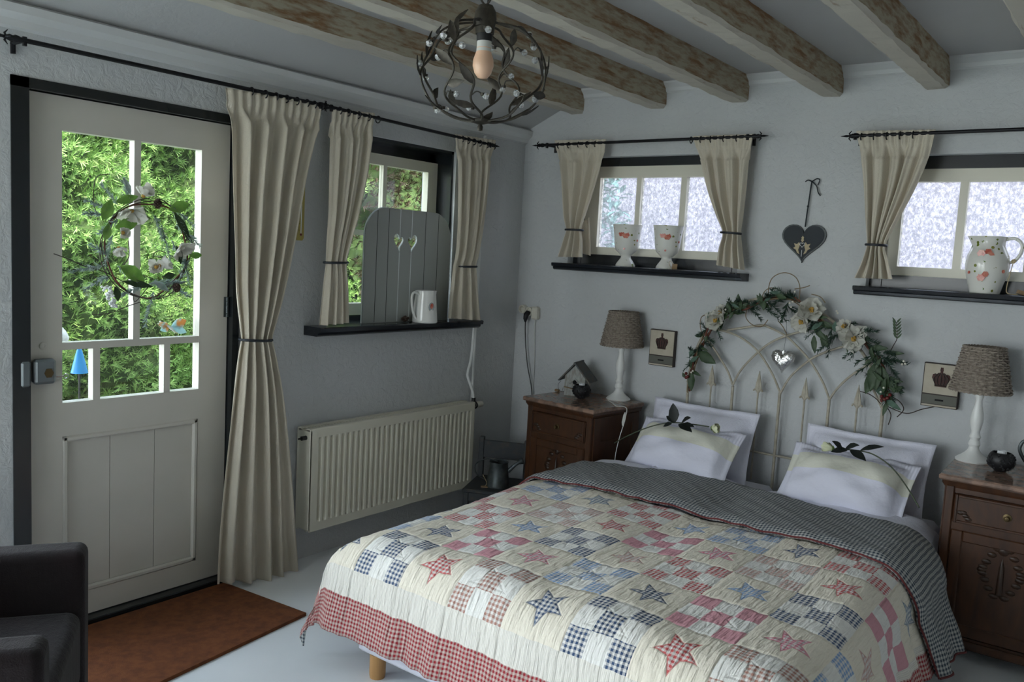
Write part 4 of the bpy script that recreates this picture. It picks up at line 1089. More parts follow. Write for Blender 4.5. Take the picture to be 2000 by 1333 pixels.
for da, z, s_, r in ((-.35, .175, .017, .081), (-.02, .182, .015, .077), (.15, .17, .011, .080), (-.25, .07, .017, .0805), (-.05, .085, .013, .084), (.8, .10, .008, .088), (-.9, .09, .007, .087)):
    a = av+da; rs = MB(); rose_decal(rs, (2.64+r*cos(a), -.04+r*sin(a), 1.505+z), (cos(a), sin(a), 0), s_); part('painted_rose', rs, 'rosepaint', pt)
q = V((2.785, -.06, 1.507))
t_ = thing('price_label', 'brown card tag on string beside the floral pitcher', 'tag', q)
part('card', B((-.018, -.014, 0), (.022, .012, .016), Matrix.Translation(q+V((0, 0, .002))) @ Matrix.Rotation(.5, 4, 'Z') @ Matrix.Rotation(.3, 4, 'Y')), 'tagcard', t_)
st_ = MB().tube(catmull([V((2.742, -.052, 1.655)), V((2.735, -.06, 1.60)), V((2.728, -.065, 1.54)), V((2.735, -.075, 1.512)), V((2.775, -.08, 1.509))], 5), .0018, 5); st_.ball((2.742, -.056, 1.652), .010, 8, 6); part('string', st_, 'string', t_)

# ------------------------------------------------------------------ chandelier
CH = V((1.681, -2.450, 2.075)); RX, RZ = .178, .135
ch = thing('chandelier', 'dark bronze globe chandelier of leafy vines with crystal drops', 'chandelier', (CH.x, CH.y, CH.z-RZ))
def sph(th, ph, k=1.0):
    # squashed globe, a little squarer at the shoulders
    r = abs(cos(th))**.75; return CH+V((RX*k*r*cos(ph), RX*k*r*sin(ph), RZ*k*(1 if sin(th) > 0 else -1)*abs(sin(th))**1.05))
wires = []
rnd = random.Random(12)
for i in range(8):
    ph0 = 2*pi*i/8+rnd.uniform(-.12, .12); tw = (-1 if i % 2 else 1)*rnd.uniform(.45, .95)
    w = [sph(radians(-86+170*t/24), ph0+tw*(t/24)**1.3+.10*sin(t*.8+i)) for t in range(25)]
    w[-1] = CH+V((.02*cos(ph0), .02*sin(ph0), RZ+.005)); w[0] = CH+V((.008*cos(ph0), .008*sin(ph0), -RZ-.002))
    wires.append(w); part('vine', MB().tube(catmull(w, 2), .0034, 6), 'bronze', ch, smooth=True)
for i, w in enumerate(wires):
    for k in (4, 8, 11, 15, 19):
        if rnd.random() < .12: continue
        p = w[k]; out = (p-CH).normalized(); dr = (w[k+1]-w[k-1]).normalized(); sd = out.cross(dr)*rnd.choice((-1, 1))
        part('leaf', MB().leaf(p, dr*.75+sd*.65+out*.1, out, rnd.uniform(.06, .078), .024, .1), 'bronze', ch, smooth=True)
    for k in (6, 13, 18):
        p = w[k]; out = (p-CH).normalized(); dr = (w[k+1]-w[k-1]).normalized(); sd = out.cross(dr)*rnd.choice((-1, 1))
        e = p+sd*.032+dr*.012-out*.002; mid = p+sd*.016+dr*.018
        tw_ = MB().tube(catmull([p, mid, e], 4), .0018, 5); tw_.lathe([(0, -.004), (.006, -.004), (.007, .003), (0, .003)], e, 8)
        tg_ = part('twig', tw_, 'bronze', ch)
        part('crystal', MB().ball(e+(e-mid).normalized()*.010, .0095, 8, 6), 'crystal', tg_)
cap = MB().lathe([(0, RZ+.052), (.020, RZ+.048), (.030, RZ+.030), (.032, RZ+.010), (.028, RZ-.008), (.026, RZ-.030), (0, RZ-.030)], CH, 20)
part('socket_cap', cap, 'bronze', ch, smooth=40)
part('lamp_holder', MB().lathe([(0, RZ-.024), (.023, RZ-.024), (.022, RZ-.05), (0, RZ-.05)], CH, 18), 'cable_black', ch, smooth=40)
bl = part('bulb', MB().lathe([(0, -.018), (.014, -.015), (.024, -.002), (.030, .018), (.029, .034), (.021, .058), (.020, .088), (0, .088)], CH, 22), 'bulb', ch, smooth=60, label='unlit peach coloured bulb')
part('bulb_neck', MB().lathe([(.0215, .056), (.0207, .066), (.0205, .089), (0, .089)], CH, 22), 'bulbbase', bl, smooth=50)
part('finial', MB().lathe([(0, -RZ-.028), (.007, -RZ-.026), (.008, -RZ-.016), (.005, -RZ-.010), (.026, -RZ-.004), (.030, -RZ+.004), (.010, -RZ+.008), (0, -RZ+.008)], CH, 18), 'bronze', ch, smooth=40)
hk = MB().tube(catmull([CH+V((0, 0, RZ+.05)), CH+V((-.022, .0, RZ+.072)), CH+V((-.024, 0, RZ+.085)), CH+V((0, 0, RZ+.078)), CH+V((.024, 0, RZ+.085)), CH+V((.022, 0, RZ+.072))], 6, True), .003, 6, closed=True)
part('hook', hk, 'bronze', ch, smooth=True)
cn = MB(); z = CH.z+RZ+.078; k = 0
while z < HC-.02:
    o1 = V((1, 0, 0)) if k % 2 else V((0, 1, 0)); cz = z+.014
    cn.tube([V((CH.x, CH.y, cz))+o1*.006*cos(a)+V((0, 0, .017*sin(a))) for a in [j*2*pi/12 for j in range(12)]], .0022, 5, closed=True); z += .026; k += 1
part('chain', cn, 'bronze', ch, smooth=True)
part('flex', MB().tube([CH+V((.006, 0, RZ+.05)), CH+V((.010, .003, .3)), V((CH.x+.006, CH.y, HC))], .0025, 6), 'cable_black', ch, smooth=True)
part('ceiling_rose', MB().lathe([(0, -.03), (.02, -.028), (.045, -.008), (.05, 0), (0, 0)], (CH.x, CH.y, HC), 20), 'bronze', ch, smooth=40)

# ------------------------------------------------------------------ bed
bed = thing('bed', 'double box-spring bed on round pine legs, mostly hidden under the quilt', 'bed', (1.80, -1.2, 0))
BX0, BX1, BY0, BY1 = 1.02, 2.60, -2.22, -.10
part('base', B((BX0+.04, BY0-.055, .09), (BX1-.04, BY1, .285), bev=.015), 'basewhite', bed)
part('mattress', B((BX0+.02, BY0+.01, .285), ((BX0+BX1)/2-.002, BY1, .455), bev=.03), 'sheet', bed, smooth=60)
part('mattress', B(((BX0+BX1)/2+.002, BY0+.01, .285), (BX1-.02, BY1, .455), bev=.03), 'sheet', bed, smooth=60)
for x in (BX0+.115, (BX0+BX1)/2, BX1-.15):
    for y in (BY0-.015, BY1-.1): part('leg', MB().lathe([(0, 0), (.028, 0), (.030, .015), (.030, .09)], (x, y, 0), 18), 'legwood', bed, smooth=40)
# surface of the covers
def cover(U, Vv, z0, xl, xr, yf, r, off=0, fl=(.30, .38, .24), rip=1.0):
    """U along x, Vv along y (metres of cloth). returns the draped point"""
    def edge(s):
        if s <= 0: return 0, 0
        q_ = r*pi/2
        if s < q_: return r*sin(s/r), r*(1-cos(s/r))
        return r, r+(s-q_)
    sl = max(0, xl-U); sr = max(0, U-xr); sf = max(0, yf-Vv)
    ol, dl = edge(sl); orr, dr_ = edge(sr); of_, df = edge(sf)
    d = (dl**3+dr_**3+df**3)**(1/3)
    x = min(max(U, xl), xr)-ol+orr; y = max(Vv, yf)-of_
    # flare of hanging cloth
    if dl > r: x -= fl[0]*(dl-r)
    if dr_ > r: x += fl[1]*(dr_-r)
    if df > r: y -= fl[2]*(df-r)
    z = z0-d
    if df > 0:
        k = min(1, df/.3); y -= rip*(.009*sin(U*21+1+1.5*sin(U*5))+.005*sin(U*47+2*sin(U*9)))*k*k
    for dd, sg in ((dl, -1), (dr_, 1)):
        if dd > 0: k = min(1, dd/.3); x += sg*rip*(.012*sin(Vv*24)+.007*sin(Vv*53+2))*k*k
    top = max(0, 1-d/.12)
    z += top*(.010*sin(U*4.1+.6)*cos(Vv*3.3)+.004*sin(U*13+Vv*9)-.016*exp(-((U-1.80)/.10)**2)*(1 if Vv > -1.9 else .5))
    nx = 0; 
    cx = -1 if dl > .02 else (1 if dr_ > .02 else 0); cy = -1 if df > .02 else 0
    kk = min(1, d/.12)
    return V((x+off*cx*kk, y+off*cy*kk, z+off*(1-kk)))
CV = dict(xl=1.03, xr=2.52, yf=-2.125, r=.16)
ZQ = .492
BW, BH = .228, .262
UX = [.920+BW*i for i in range(9)]; VY = [-1.14-BH*j for j in range(5)]
navy = (.060, .10, .19); red = (.60, .11, .11); pink = (.74, .24, .32); blue = (.26, .41, .66); brown = (.46, .24, .19); tan = (.64, .40, .34); gray = (.22, .30, .38); lilac=(.25,.34,.5)
COL = [ # row0 (head) .. row4 (foot); columns 0..8
 [pink, blue, gray, red, blue, blue, navy, red, gray],
 [red, pink, tan, red, pink, pink, tan, red, pink],
 [gray, red, blue, navy, tan, red, blue, navy, tan],
 [blue, navy, pink, pink, blue, navy, pink, pink, blue],
 [navy, navy, red, brown, navy, navy, red, brown, tan]]
qt = thing('patchwork_quilt', 'patchwork quilt of gingham squares and stars with red hem spread over the bed', 'quilt', (1.80, -1.6, .1))
def quilt_top():
    # columns of cells in U: left hem, left border, 9 blocks x 3 patches, right border, right hem
    ue = [(.62, 'hem'), (.745, 'bord')]; 
    us = []  # (u0,u1,blockcol,third)
    us.append((.62, .745, -2, 0)); us.append((.745, UX[0]-BW/2, -1, 0))
    for i in range(9):
        for k in range(3): us.append((UX[i]-BW/2+BW*k/3, UX[i]-BW/2+BW*(k+1)/3, i, k))
    ur = UX[8]+BW/2; us.append((ur, ur+.03, 9, 0)); us.append((ur+.03, ur+.115, 10, 0))
    vsn = []; vtop = -.96
    vsn.append((vtop, VY[0]+BH/2, 0, -1)) if VY[0]+BH/2 < vtop else None
    for j in range(5):
        for k in range(3): vsn.append((VY[j]+BH/2-BH*k/3, VY[j]+BH/2-BH*(k+1)/3, j, k))
    vb = VY[4]-BH/2; vsn.append((vb, vb-.10, 5, 0)); vsn.append((vb-.10, vb-.235, 6, 0))
    mb = MB(); uvs = []; blk = []; fab = []; kd = []
    # build shared vertex lines
    ul = []; uc = []
    for (a, b, c, t) in us:
        n_ = max(3, int(round((b-a)/.016)))
        for k in range(n_): ul.append(a+(b-a)*k/n_); uc.append((c, t))
    ul.append(us[-1][1])
    vl = []; vc = []
    for (a, b, c, t) in vsn:
        n_ = max(3, int(round(abs(b-a)/.016)))
        for k in range(n_): vl.append(a+(b-a)*k/n_); vc.append((c, t))
    vl.append(vsn[-1][1])
    def pt_(U, W):
        p = cover(U, W, ZQ, off=.0, **CV)
        return p+V((0, 0, .0022*sin(U*95+3*sin(W*17))*sin(W*70+2*sin(U*23))))
    vs = [pt_(U, W) for W in vl for U in ul]
    nu = len(ul); fs = []
    for j in range(len(vl)-1):
        for i in range(nu-1):
            fs.append((j*nu+i, j*nu+i+1, (j+1)*nu+i+1, (j+1)*nu+i))
            (ci, ti), (rj, tj) = uc[i], vc[j]
            if ci in (-2, 10) or rj == 6: k_, f_ = 4, red
            elif ci in (-1, 9) or rj == 5: k_, f_ = 3, red
            else:
                f_ = COL[rj][ci]
                if (ci+rj) % 2 == 0: k_ = 2
                else: k_ = (5 if f_ is pink else 1) if (ti+tj) % 2 == 0 else 0
            fab.append(f_); kd.append(k_)
            cu_, cv_ = (UX[ci] if 0 <= ci <= 8 else None), (VY[rj] if 0 <= rj <= 4 else None)
            for (a, b) in ((i, j), (i+1, j), (i+1, j+1), (i, j+1)):
                uvs.append((ul[a], vl[b])); 
                blk.append((((ul[a]-cu_)/BW) if cu_ is not None else 0, ((vl[b]-cv_)/BH) if cv_ is not None else 0))
    mb.add(vs, fs[:]); 
    o = part('quilt_top', mb, 'quilt', qt, smooth=180); me = o.data
    u1 = me.uv_layers.new(name='metres'); u2 = me.uv_layers.new(name='block')
    ca = me.color_attributes.new('fabric', 'FLOAT_COLOR', 'CORNER'); me.attributes.new('kindof', 'FLOAT', 'CORNER')
    u1, u2 = me.uv_layers['metres'], me.uv_layers['block']; ca, ka = me.attributes['fabric'], me.attributes['kindof']
    for pi_, p in enumerate(me.polygons):
        for q_, li in enumerate(p.loop_indices):
            u1.data[li].uv = uvs[pi_*4+q_]; u2.data[li].uv = blk[pi_*4+q_]
            ca.data[li].color = (*fab[pi_], 1); ka.data[li].value = kd[pi_]
    so_ = o.modifiers.new('padding', 'SOLIDIFY'); so_.thickness = .008; so_.offset = 1
    return vb-.235, us[-1][1]
VEND, UEND = quilt_top()
def interp(tab, x):
    for (a, b), (c, d) in zip(tab, tab[1:]):
        if x <= c: return b+(d-b)*max(0, (x-a)/(c-a))
    return tab[-1][1]
ylow = [(.62, -1.14), (1.0, -1.10), (1.3, -1.036), (1.64, -.965), (1.9, -.99), (2.1, -1.03), (2.3, -1.035), (2.5, -1.065), (2.72, -1.09), (3.03, -1.02)]
yhig = [(.62, -.70), (1.0, -.637), (1.19, -.50), (1.45, -.40), (1.67, -.36), (1.8, -.365), (2.0, -.437), (2.25, -.464), (2.47, -.50), (2.63, -.52), (3.03, -.66)]
fb = MB(); nu, nv = 150, 44; uvf = []
def foldp(u, v, extra=0):
    U = .62+(UEND-.62)*u; a, b = interp(ylow, U), interp(yhig, U)-.045; W = a+(b-a)*v
    e = min(v, 1-v)*2; th_ = .022+.012*min(1, e*6)
    p = cover(U, W, ZQ, off=th_+extra, **CV)
    return p+V((0, 0, .0035*sin(U*50+W*20)*sin(W*40+1))), (U, W)
fb.grid(nu, nv, lambda u, v: foldp(u, v)[0])
fo = part('turned_back_lining', fb, 'grey_gingham', qt, smooth=180, label='slate and cream gingham lining folded back over the quilt')
ul_ = fo.data.uv_layers.new(name='UVMap')
for p in fo.data.polygons:
    for li in p.loop_indices:
        vi = fo.data.loops[li].vertex_index; i, j = vi % (nu+1), vi//(nu+1); ul_.data[li].uv = foldp(i/nu, j/nv)[1]
so_ = fo.modifiers.new('padding', 'SOLIDIFY'); so_.thickness = .014; so_.offset = -1
pip = MB().tube([foldp(k/150, 0)[0]+V((0, -.004, -.004)) for k in range(151)], .004, 6)
pip.tube([foldp(1, k/20)[0]+V((.003, 0, -.004)) for k in range(21)], .004, 6)
part('piping', pip, mat('dark_red_binding', (.14, .03, .03), .9), qt, smooth=True)
# lining corner visible at the foot
lc_ = MB(); c0 = cover(.62, VEND, ZQ, **CV)
lcp = [cover(.622, VEND+.004, ZQ, **CV), cover(.70, VEND+.004, ZQ, **CV), (cover(.64, VEND, ZQ, **CV)+cover(.68, VEND, ZQ, **CV))/2+V((.0, .0, -.050))]
lc_.prism(lcp, (.004, .004, 0)); lo = part('lining_corner', lc_, 'grey_gingham', qt)
ul_ = lo.data.uv_layers.new(name='UVMap')
for l_ in lo.data.loops: c_ = lo.data.vertices[l_.vertex_index].co; ul_.data[l_.index].uv = (c_.x+c_.y, c_.z)
# duvets
def duvet(x0, x1, label):
    mb = MB(); n1, n2 = 60, 70
    def f(u, v):
        U = x0+(x1-x0)*u; W = -.30+(-2.30+.30)*v
        if U < 1.3: W -= .20*(1-u)*(1-v)*1.2
        b = cover(U, W, ZQ-.030, CV['xl']+.035, CV['xr']-.035, CV['yf']+.05, CV['r']-.01, 0, rip=.3)
        puff = (1-abs(2*u-1)**4)*.062*max(0, 1-v*3.4)
        hem = .006*sin(U*70)*max(0, 1-v*14)
        return b+V((hem, hem, puff+.006*sin(U*17+W*11)*max(0, 1-v*3)-.05*max(0, 1-v*30)))
    mb.grid(n1, n2, f); o = one('duvet', mb, 'white_cotton', label, 'duvet', 'white duvets', smooth=180)
    s_ = o.modifiers.new('padding', 'SOLIDIFY'); s_.thickness = .012; s_.offset = -1
duvet(.82, 1.79, 'white duvet under the quilt on the left half of the bed')
duvet(1.805, 2.88, 'white duvet under the quilt on the right half of the bed')

# ------------------------------------------------------------------ pillows
def pillow(c, w, h, th, lean, yaw, label, mt='white_cotton', seed=1, flange=.035, dent=0):
    t = MB(); rnd = random.Random(seed); ph = [rnd.uniform(0, 6) for _ in range(5)]; n1, n2 = 34, 26
    Mx = Matrix.Translation(c) @ Matrix.Rotation(yaw, 4, 'Z') @ Matrix.Rotation(-lean, 4, 'X')
    uvs = []
    def pf(u, v, sgn):
        x, z = u*2-1, v*2-1
        inner = max(0, 1-abs(x/(1-2*flange/w))**2.6)*max(0, 1-abs(z/(1-2*flange/h))**2.6)
        d = th/2*inner**.5*(1+.06*sin(7*x+ph[0])*sin(5*z+ph[1]))
        pin = 1-.05*(1-x*x)*abs(z)**3; pin2 = 1-.05*(1-z*z)*abs(x)**3
        X = x*w/2*pin2; Z = z*h/2*pin+h/2
        wr = .005*sin(7*x+6*z+ph[2])+.003*sin(11*z+ph[3]-6*x)+.002*sin(17*x*z+14*x+ph[1])
        Y = sgn*(-d-.0015)+(-1 if sgn > 0 else 1)*wr*inner**.3
        Y += .010*sin(x*9+ph[4])*(1-inner)
        Z -= dent*exp(-(x/.35)**2)*max(0, z)
        return Mx @ V((X, Y, Z))
    vs = []; uv = []
    for sgn in (1, -1):
        for j in range(n2+1):
            for i in range(n1+1): vs.append(pf(i/n1, j/n2, sgn)); uv.append((i/n1, j/n2))
    k = (n1+1)*(n2+1); fs = []
    for j in range(n2):
        for i in range(n1):
            a = j*(n1+1)+i; fs.append((a, a+1, a+n1+2, a+n1+1)); b = a+k; fs.append((b, b+n1+1, b+n1+2, b+1))
    for i in range(n1):
        fs.append((i, k+i, k+i+1, i+1)); a = n2*(n1+1)+i; fs.append((a, a+1, k+a+1, k+a))
    for j in range(n2):
        a = j*(n1+1); fs.append((a, a+n1+1, k+a+n1+1, k+a)); a += n1; fs.append((a, k+a, k+a+n1+1, a+n1+1))
    t.add(vs, fs); o = one('pillow', t, mt, label, 'pillow', 'white bed pillows', smooth=180)
    ul = o.data.uv_layers.new(name='UVMap')
    for l_ in o.data.loops: ul.data[l_.index].uv = uv[l_.vertex_index]
    return o
pillow((1.385, -.235, .45), .62, .385, .14, radians(17), radians(-3), 'white pillow leaning on the headboard behind the left-hand cream banded pillow', seed=2)
pillow((1.37, -.47, .455), .60, .36, .21, radians(42), radians(-4), 'white pillow with a cream band, left side of the bed, in front', 'pillow_front', seed=3)
pillow((2.225, -.235, .45), .60, .375, .14, radians(17), radians(-4), 'white pillow leaning on the headboard behind the right-hand cream banded pillow', seed=5)
pillow((2.195, -.47, .455), .58, .36, .21, radians(42), radians(-4), 'white pillow with a cream band, right side of the bed, in front', 'pillow_front', seed=6)

# ------------------------------------------------------------------ headboard
hb = thing('headboard', 'cream iron headboard of crossing gothic arches and spear points', 'headboard', (1.76, -.055, 0))
HY = -.055
def H(px, py): return A(px, py, 'y', HY)
posts = [1.253, 1.51, 1.765, 2.015, 2.268]
for i, x in enumerate(posts):
    z1 = .93 if i else .95
    part('post', MB().tube([(x, HY, .0), (x, HY, z1)], .0085 if i in (0, 4) else .0075, 10), 'hbiron', hb, smooth=True)
def bar(pts, r=.0058): part('arch_bar', MB().tube(catmull([H(*p) for p in pts], 7), r, 8), 'hbiron', hb, smooth=True)
bar([(1343, 747), (1352, 705), (1368, 665), (1392, 630), (1430, 603), (1475, 585), (1530, 582), (1585, 600), (1640, 640), (1685, 690), (1712, 745), (1722, 797)], .0075)
bar([(1431, 753), (1448, 722), (1481, 688), (1508, 668), (1534, 657), (1565, 648), (1600, 640), (1632, 634)])
bar([(1524, 769), (1545, 735), (1581, 704), (1608, 690), (1631, 682), (1665, 672)])
bar([(1620, 781), (1633, 762), (1654, 741), (1680, 722), (1704, 709)])
bar([(1431, 753), (1422, 727), (1408, 703), (1395, 682), (1383, 667), (1368, 655)])
bar([(1524, 769), (1508, 730), (1482, 689), (1455, 665), (1430, 652), (1400, 644), (1378, 645)])
bar([(1620, 781), (1606, 745), (1581, 704), (1555, 675), (1534, 656), (1505, 641), (1488, 636), (1455, 640), (1420, 645)])
bar([(1722, 797), (1712, 775), (1700, 750)])
for px, py in ((1392, 714), (1484, 725), (1575, 738), (1678, 752)):
    tip = H(px, py); x = tip.x; z = tip.z
    sp = MB().tube([(x, HY, .45), (x, HY, z-.10)], .005, 8)
    for s_ in (-1, 1): sp.tube(catmull([(x, HY, z-.115), (x+s_*.016, HY-.001, z-.098), (x+s_*.025, HY-.002, z-.108)], 4), [.005]*8+[.003], 6)
    sp.prism([(x, HY-.004, z), (x+.014, HY-.004, z-.07), (x+.017, HY-.004, z-.095), (x, HY-.004, z-.118), (x-.017, HY-.004, z-.095), (x-.014, HY-.004, z-.07)], (0, .008, 0))
    sp.prism([(x, HY-.008, z-.015), (x+.004, HY-.005, z-.09), (x, HY-.008, z-.10), (x-.004, HY-.005, z-.09)], (0, .003, 0))
    part('spear', sp, 'hbiron', hb)
part('cross_rail', MB().tube([(posts[0], HY, .60), (posts[-1], HY, .60)], .006, 8), 'hbiron', hb, smooth=True)

# silver heart
so_ = thing('silver_heart', 'silver mercury glass heart ornament hanging on the headboard centre', 'ornament', (1.775, -.10, 1.05))
def puffheart(c, s, d):
    mb = MB(); n1, n2 = 24, 7; vs = []
    for sg in (-1, 1):
        for j in range(n2+1):
            k = sin(pi/2*j/n2); hgt = cos(pi/2*j/n2)
            for i in range(n1):
                t = 2*pi*i/n1; x = 16*sin(t)**3; z = 13*cos(t)-5*cos(2*t)-2*cos(3*t)-cos(4*t)
                vs.append(V(c)+V((x/16*s*k, sg*d*hgt, (z+2)/16*s*k*1.08)))
    fs = []
    for q_ in range(2):
        for j in range(n2):
            for i in range(n1):
                a = q_*(n2+1)*n1+j*n1+i; b = q_*(n2+1)*n1+j*n1+(i+1) % n1; f = (a, b, b+n1, a+n1); fs.append(f if q_ == 0 else f[::-1])
    mb.add(vs, fs); return mb
hc_ = A(1529, 706, 'y', -.10)
part('heart', puffheart(hc_, .062, .030), 'silver', so_, smooth=180)
part('cap', MB().lathe([(0, .058), (.009, .056), (.009, .036), (0, .036)], hc_, 12), 'silver', so_)
wt = A(1534, 600, 'y', -.075)
part('wire', MB().tube([hc_+V((0, 0, .056)), V((hc_.x+.002, -.085, 1.25)), wt], .0009, 4), 'zinc', so_)

# ------------------------------------------------------------------ garland on the headboard
ga = thing('garland', 'leafy garland of vines, pine and white magnolias over the headboard arch', 'garland', (1.76, -.08, .9))
GY = -.085
gp_px = [(1345, 765), (1350, 735), (1360, 700), (1372, 668), (1388, 640), (1415, 618), (1445, 605), (1470, 597), (1500, 583), (1540, 582), (1575, 600), (1605, 628), (1640, 648), (1680, 662), (1705, 685), (1718, 710), (1728, 745), (1735, 790)]
path = [A(x, y, 'y', GY) for x, y in gp_px]
gpath = catmull(path, 6)
rnd = random.Random(33)
for k in range(4):
    pth = [p+V((.010*sin(i*.35+k*1.6), .010*cos(i*.35+k*1.6), .009*sin(i*.22+k*2))) for i, p in enumerate(gpath)]
    part('vine', MB().tube(pth, .0052 if k < 2 else .003, 6), 'twig' if k < 2 else 'twig_tan', ga, smooth=True)
def G(px, py, y=GY): return A(px, py, 'y', y)
# curly tendrils
for pts in ([(1505, 600), (1500, 575), (1507, 545), (1530, 533), (1552, 540), (1562, 560), (1560, 590)], [(1492, 592), (1490, 575), (1503, 563), (1520, 565)], [(1375, 660), (1368, 640), (1370, 620), (1385, 615), (1400, 625)],
            [(1460, 600), (1457, 620), (1470, 635), (1488, 638), (1500, 625)], [(1552, 565), (1570, 562), (1582, 558)], [(1585, 575), (1602, 580), (1612, 592)],
            [(1680, 765), (1697, 770), (1712, 780), (1720, 790)], [(1730, 770), (1755, 783), (1765, 800), (1752, 815)], [(1728, 790), (1740, 810), (1735, 830)], [(1735, 795), (1770, 808), (1800, 800), (1825, 795)], [(1520, 627), (1530, 640), (1537, 655)]):
    pp = [G(x, y, GY-.012*sin(i*1.3)) for i, (x, y) in enumerate(pts)]
    part('tendril', MB().tube(catmull(pp, 6), .0024, 5), 'twig_tan' if pts[0][0] < 1600 else 'twig_dark', ga, smooth=True)
# pine sprays
ps = MB()
def spray(p, d, L_, n=40, nl=.04): ps.sprig(p, d, L_, int(n*1.4), nl, .0021, .15)
for i in range(6, len(gpath)-6, 2):
    t = i/len(gpath); p = gpath[i]; dens = 1 if .42 < t < .98 else .55
    if rnd.random() > dens: continue
    a = rnd.uniform(0, 2*pi); spray(p, V((cos(a), -.35, sin(a)*.8)), rnd.uniform(.05, .11)*(1.15 if t > .5 else .85), 34, .034)
for (a, b) in (((1640, 645), (1675, 625)), ((1660, 650), (1718, 640)), ((1670, 660), (1720, 665)), ((1690, 670), (1720, 690)), ((1640, 650), (1600, 680)), ((1625, 640), (1620, 690)), ((1720, 700), (1775, 705)), ((1725, 700), (1760, 735)), ((1725, 690), (1750, 690)),
               ((1735, 745), (1765, 755)), ((1730, 745), (1765, 765)), ((1735, 760), (1750, 790)), ((1500, 590), (1540, 620)), ((1500, 590), (1500, 570)), ((1520, 590), (1550, 572)), ((1490, 600), (1530, 622)), ((1540, 590), (1530, 625)), ((1430, 610), (1425, 580)), ((1460, 600), (1490, 620)), ((1540, 600), (1565, 615)), ((1358, 700), (1350, 675)), ((1362, 695), (1372, 672))):
    p, q_ = G(*a), G(*b); spray(p, (q_-p)+V((0, -.02, 0)), (q_-p).length, 60, .034)
pso = part('pine_sprays', ps, 'pine', ga); pso['kind'] = 'stuff'
# leaves
def gl_(px, py, dx, dz, L_, W, m_='leaf'):
    p = G(px, py, GY-.012); part('leaf', MB().leaf(p, (dx, -.25, dz), (0, -1, .1), L_, W, .2), m_, ga, smooth=True)
for a in ((1364, 688, 1, -.45, .115, .062), (1352, 728, .05, -1, .10, .045, 'leaf'), (1350, 720, -.2, .9, .05, .02), (1445, 612, -.15, 1, .10, .04), (1445, 605, .8, .7, .06, .025), (1445, 605, -.8, .6, .06, .025), (1425, 615, -.2, .9, .07, .035), (1434, 603, .3, .9, .06, .03),
          (1418, 612, -.6, .8, .05, .028), (1590, 655, .15, -1, .09, .03), (1605, 650, .5, -1, .08, .035), (1600, 630, 1, -.2, .08, .03), (1615, 655, -.3, -1, .06, .035), (1590, 640, .7, -.6, .09, .03),
          (1716, 705, -.15, -1, .15, .065), (1722, 715, .25, -1, .13, .055), (1740, 735, .3, -1, .08, .04), (1712, 725, -.35, -1, .12, .055), (1745, 765, .4, .3, .05, .03), (1735, 765, .2, -.9, .06, .03), (1520, 585, .8, .45, .06, .024), (1560, 600, .9, -.2, .07, .03),
          (1500, 600, -.9, .2, .05, .02), (1700, 680, .9, .1, .08, .03), (1735, 690, 1, .1, .07, .02), (1700, 662, -1, .05, .06, .03)): gl_(*a)
for i in range(46):
    t = rnd.random()**.7; p = gpath[int(t*(len(gpath)-1))]+V((rnd.uniform(-.02, .02), -rnd.uniform(.005, .03), rnd.uniform(-.02, .02))); a_ = rnd.uniform(0, 2*pi)
    part('leaf', MB().leaf(p, (cos(a_), -.35, sin(a_)), (0, -1, .1), rnd.uniform(.035, .075)*(.8+.4*t), rnd.uniform(.014, .030), .2), 'leaf' if i % 4 else 'pine', ga, smooth=True)
# upright sprig at right
sg = MB(); base = G(1737, 690); tipp = G(1752, 660); sg.tube(catmull([base, G(1745, 675), tipp, G(1751, 630)], 5), .002, 5); st_ = part('stem', sg, 'twig_dark', ga)
for k in range(6):
    for s_ in (-1, 1): p = G(1752-.3*k, 662-6*k); part('leaflet', MB().leaf(p, (s_*.7, -.1, 1), (0, -1, 0), .034, .009, .05), 'leaf', st_, smooth=True)
# magnolias
def magnolia(px, py, nrm, R_, cup=.5, k=6, parent=None, y=GY-.02):
    c = G(px, py, y); o = part('magnolia', MB().petals(c, nrm, R_*1.22, k, cup).petals(c, nrm, R_*.8, 3, cup*2.2, 1), 'petal', ga, smooth=180)
    s_ = MB(); n_ = V(nrm).normalized()
    for q_ in range(14): s_.ball(c+n_*.012+V((random.uniform(-.009, .009), random.uniform(-.006, .006), random.uniform(-.009, .009))), .006, 6, 4)
    part('stamen', s_, 'stamen', o, smooth=True, label='ochre flower centre'); return o
magnolia(1584, 607, (.35, -1, .45), .070, .55, 5); magnolia(1567, 628, (-.3, -1, -.3), .058, .6, 5)
magnolia(1666, 662, (.3, -1, .1), .066, .45, 6); magnolia(1650, 640, (-.4, -1, .5), .042, .7, 4)
magnolia(1400, 627, (-.2, -1, .1), .062, .6, 6); magnolia(1408, 612, (-.5, -.8, .6), .05, .6, 4)
bm = MB()
for (x, y) in ((1412, 607), (1417, 605), (1415, 611), (1542, 592), (1548, 590), (1545, 600), (1765, 706), (1768, 711), (1762, 712), (1726, 758), (1720, 766), (1634, 608), (1636, 612), (1353, 725), (1350, 728), (1552, 570)):
    part('berry', MB().ball(G(x, y, GY-.035), .0055, 8, 6), 'berry', ga, smooth=True)
bm = MB()
for (x, y) in ((1340, 730), (1343, 736), (1340, 738), (1722, 775), (1728, 780), (1738, 772), (1733, 778), (1722, 782)): part('red_berry', MB().ball(G(x, y, GY-.03), .009, 8, 6), 'redberry', ga, smooth=True)

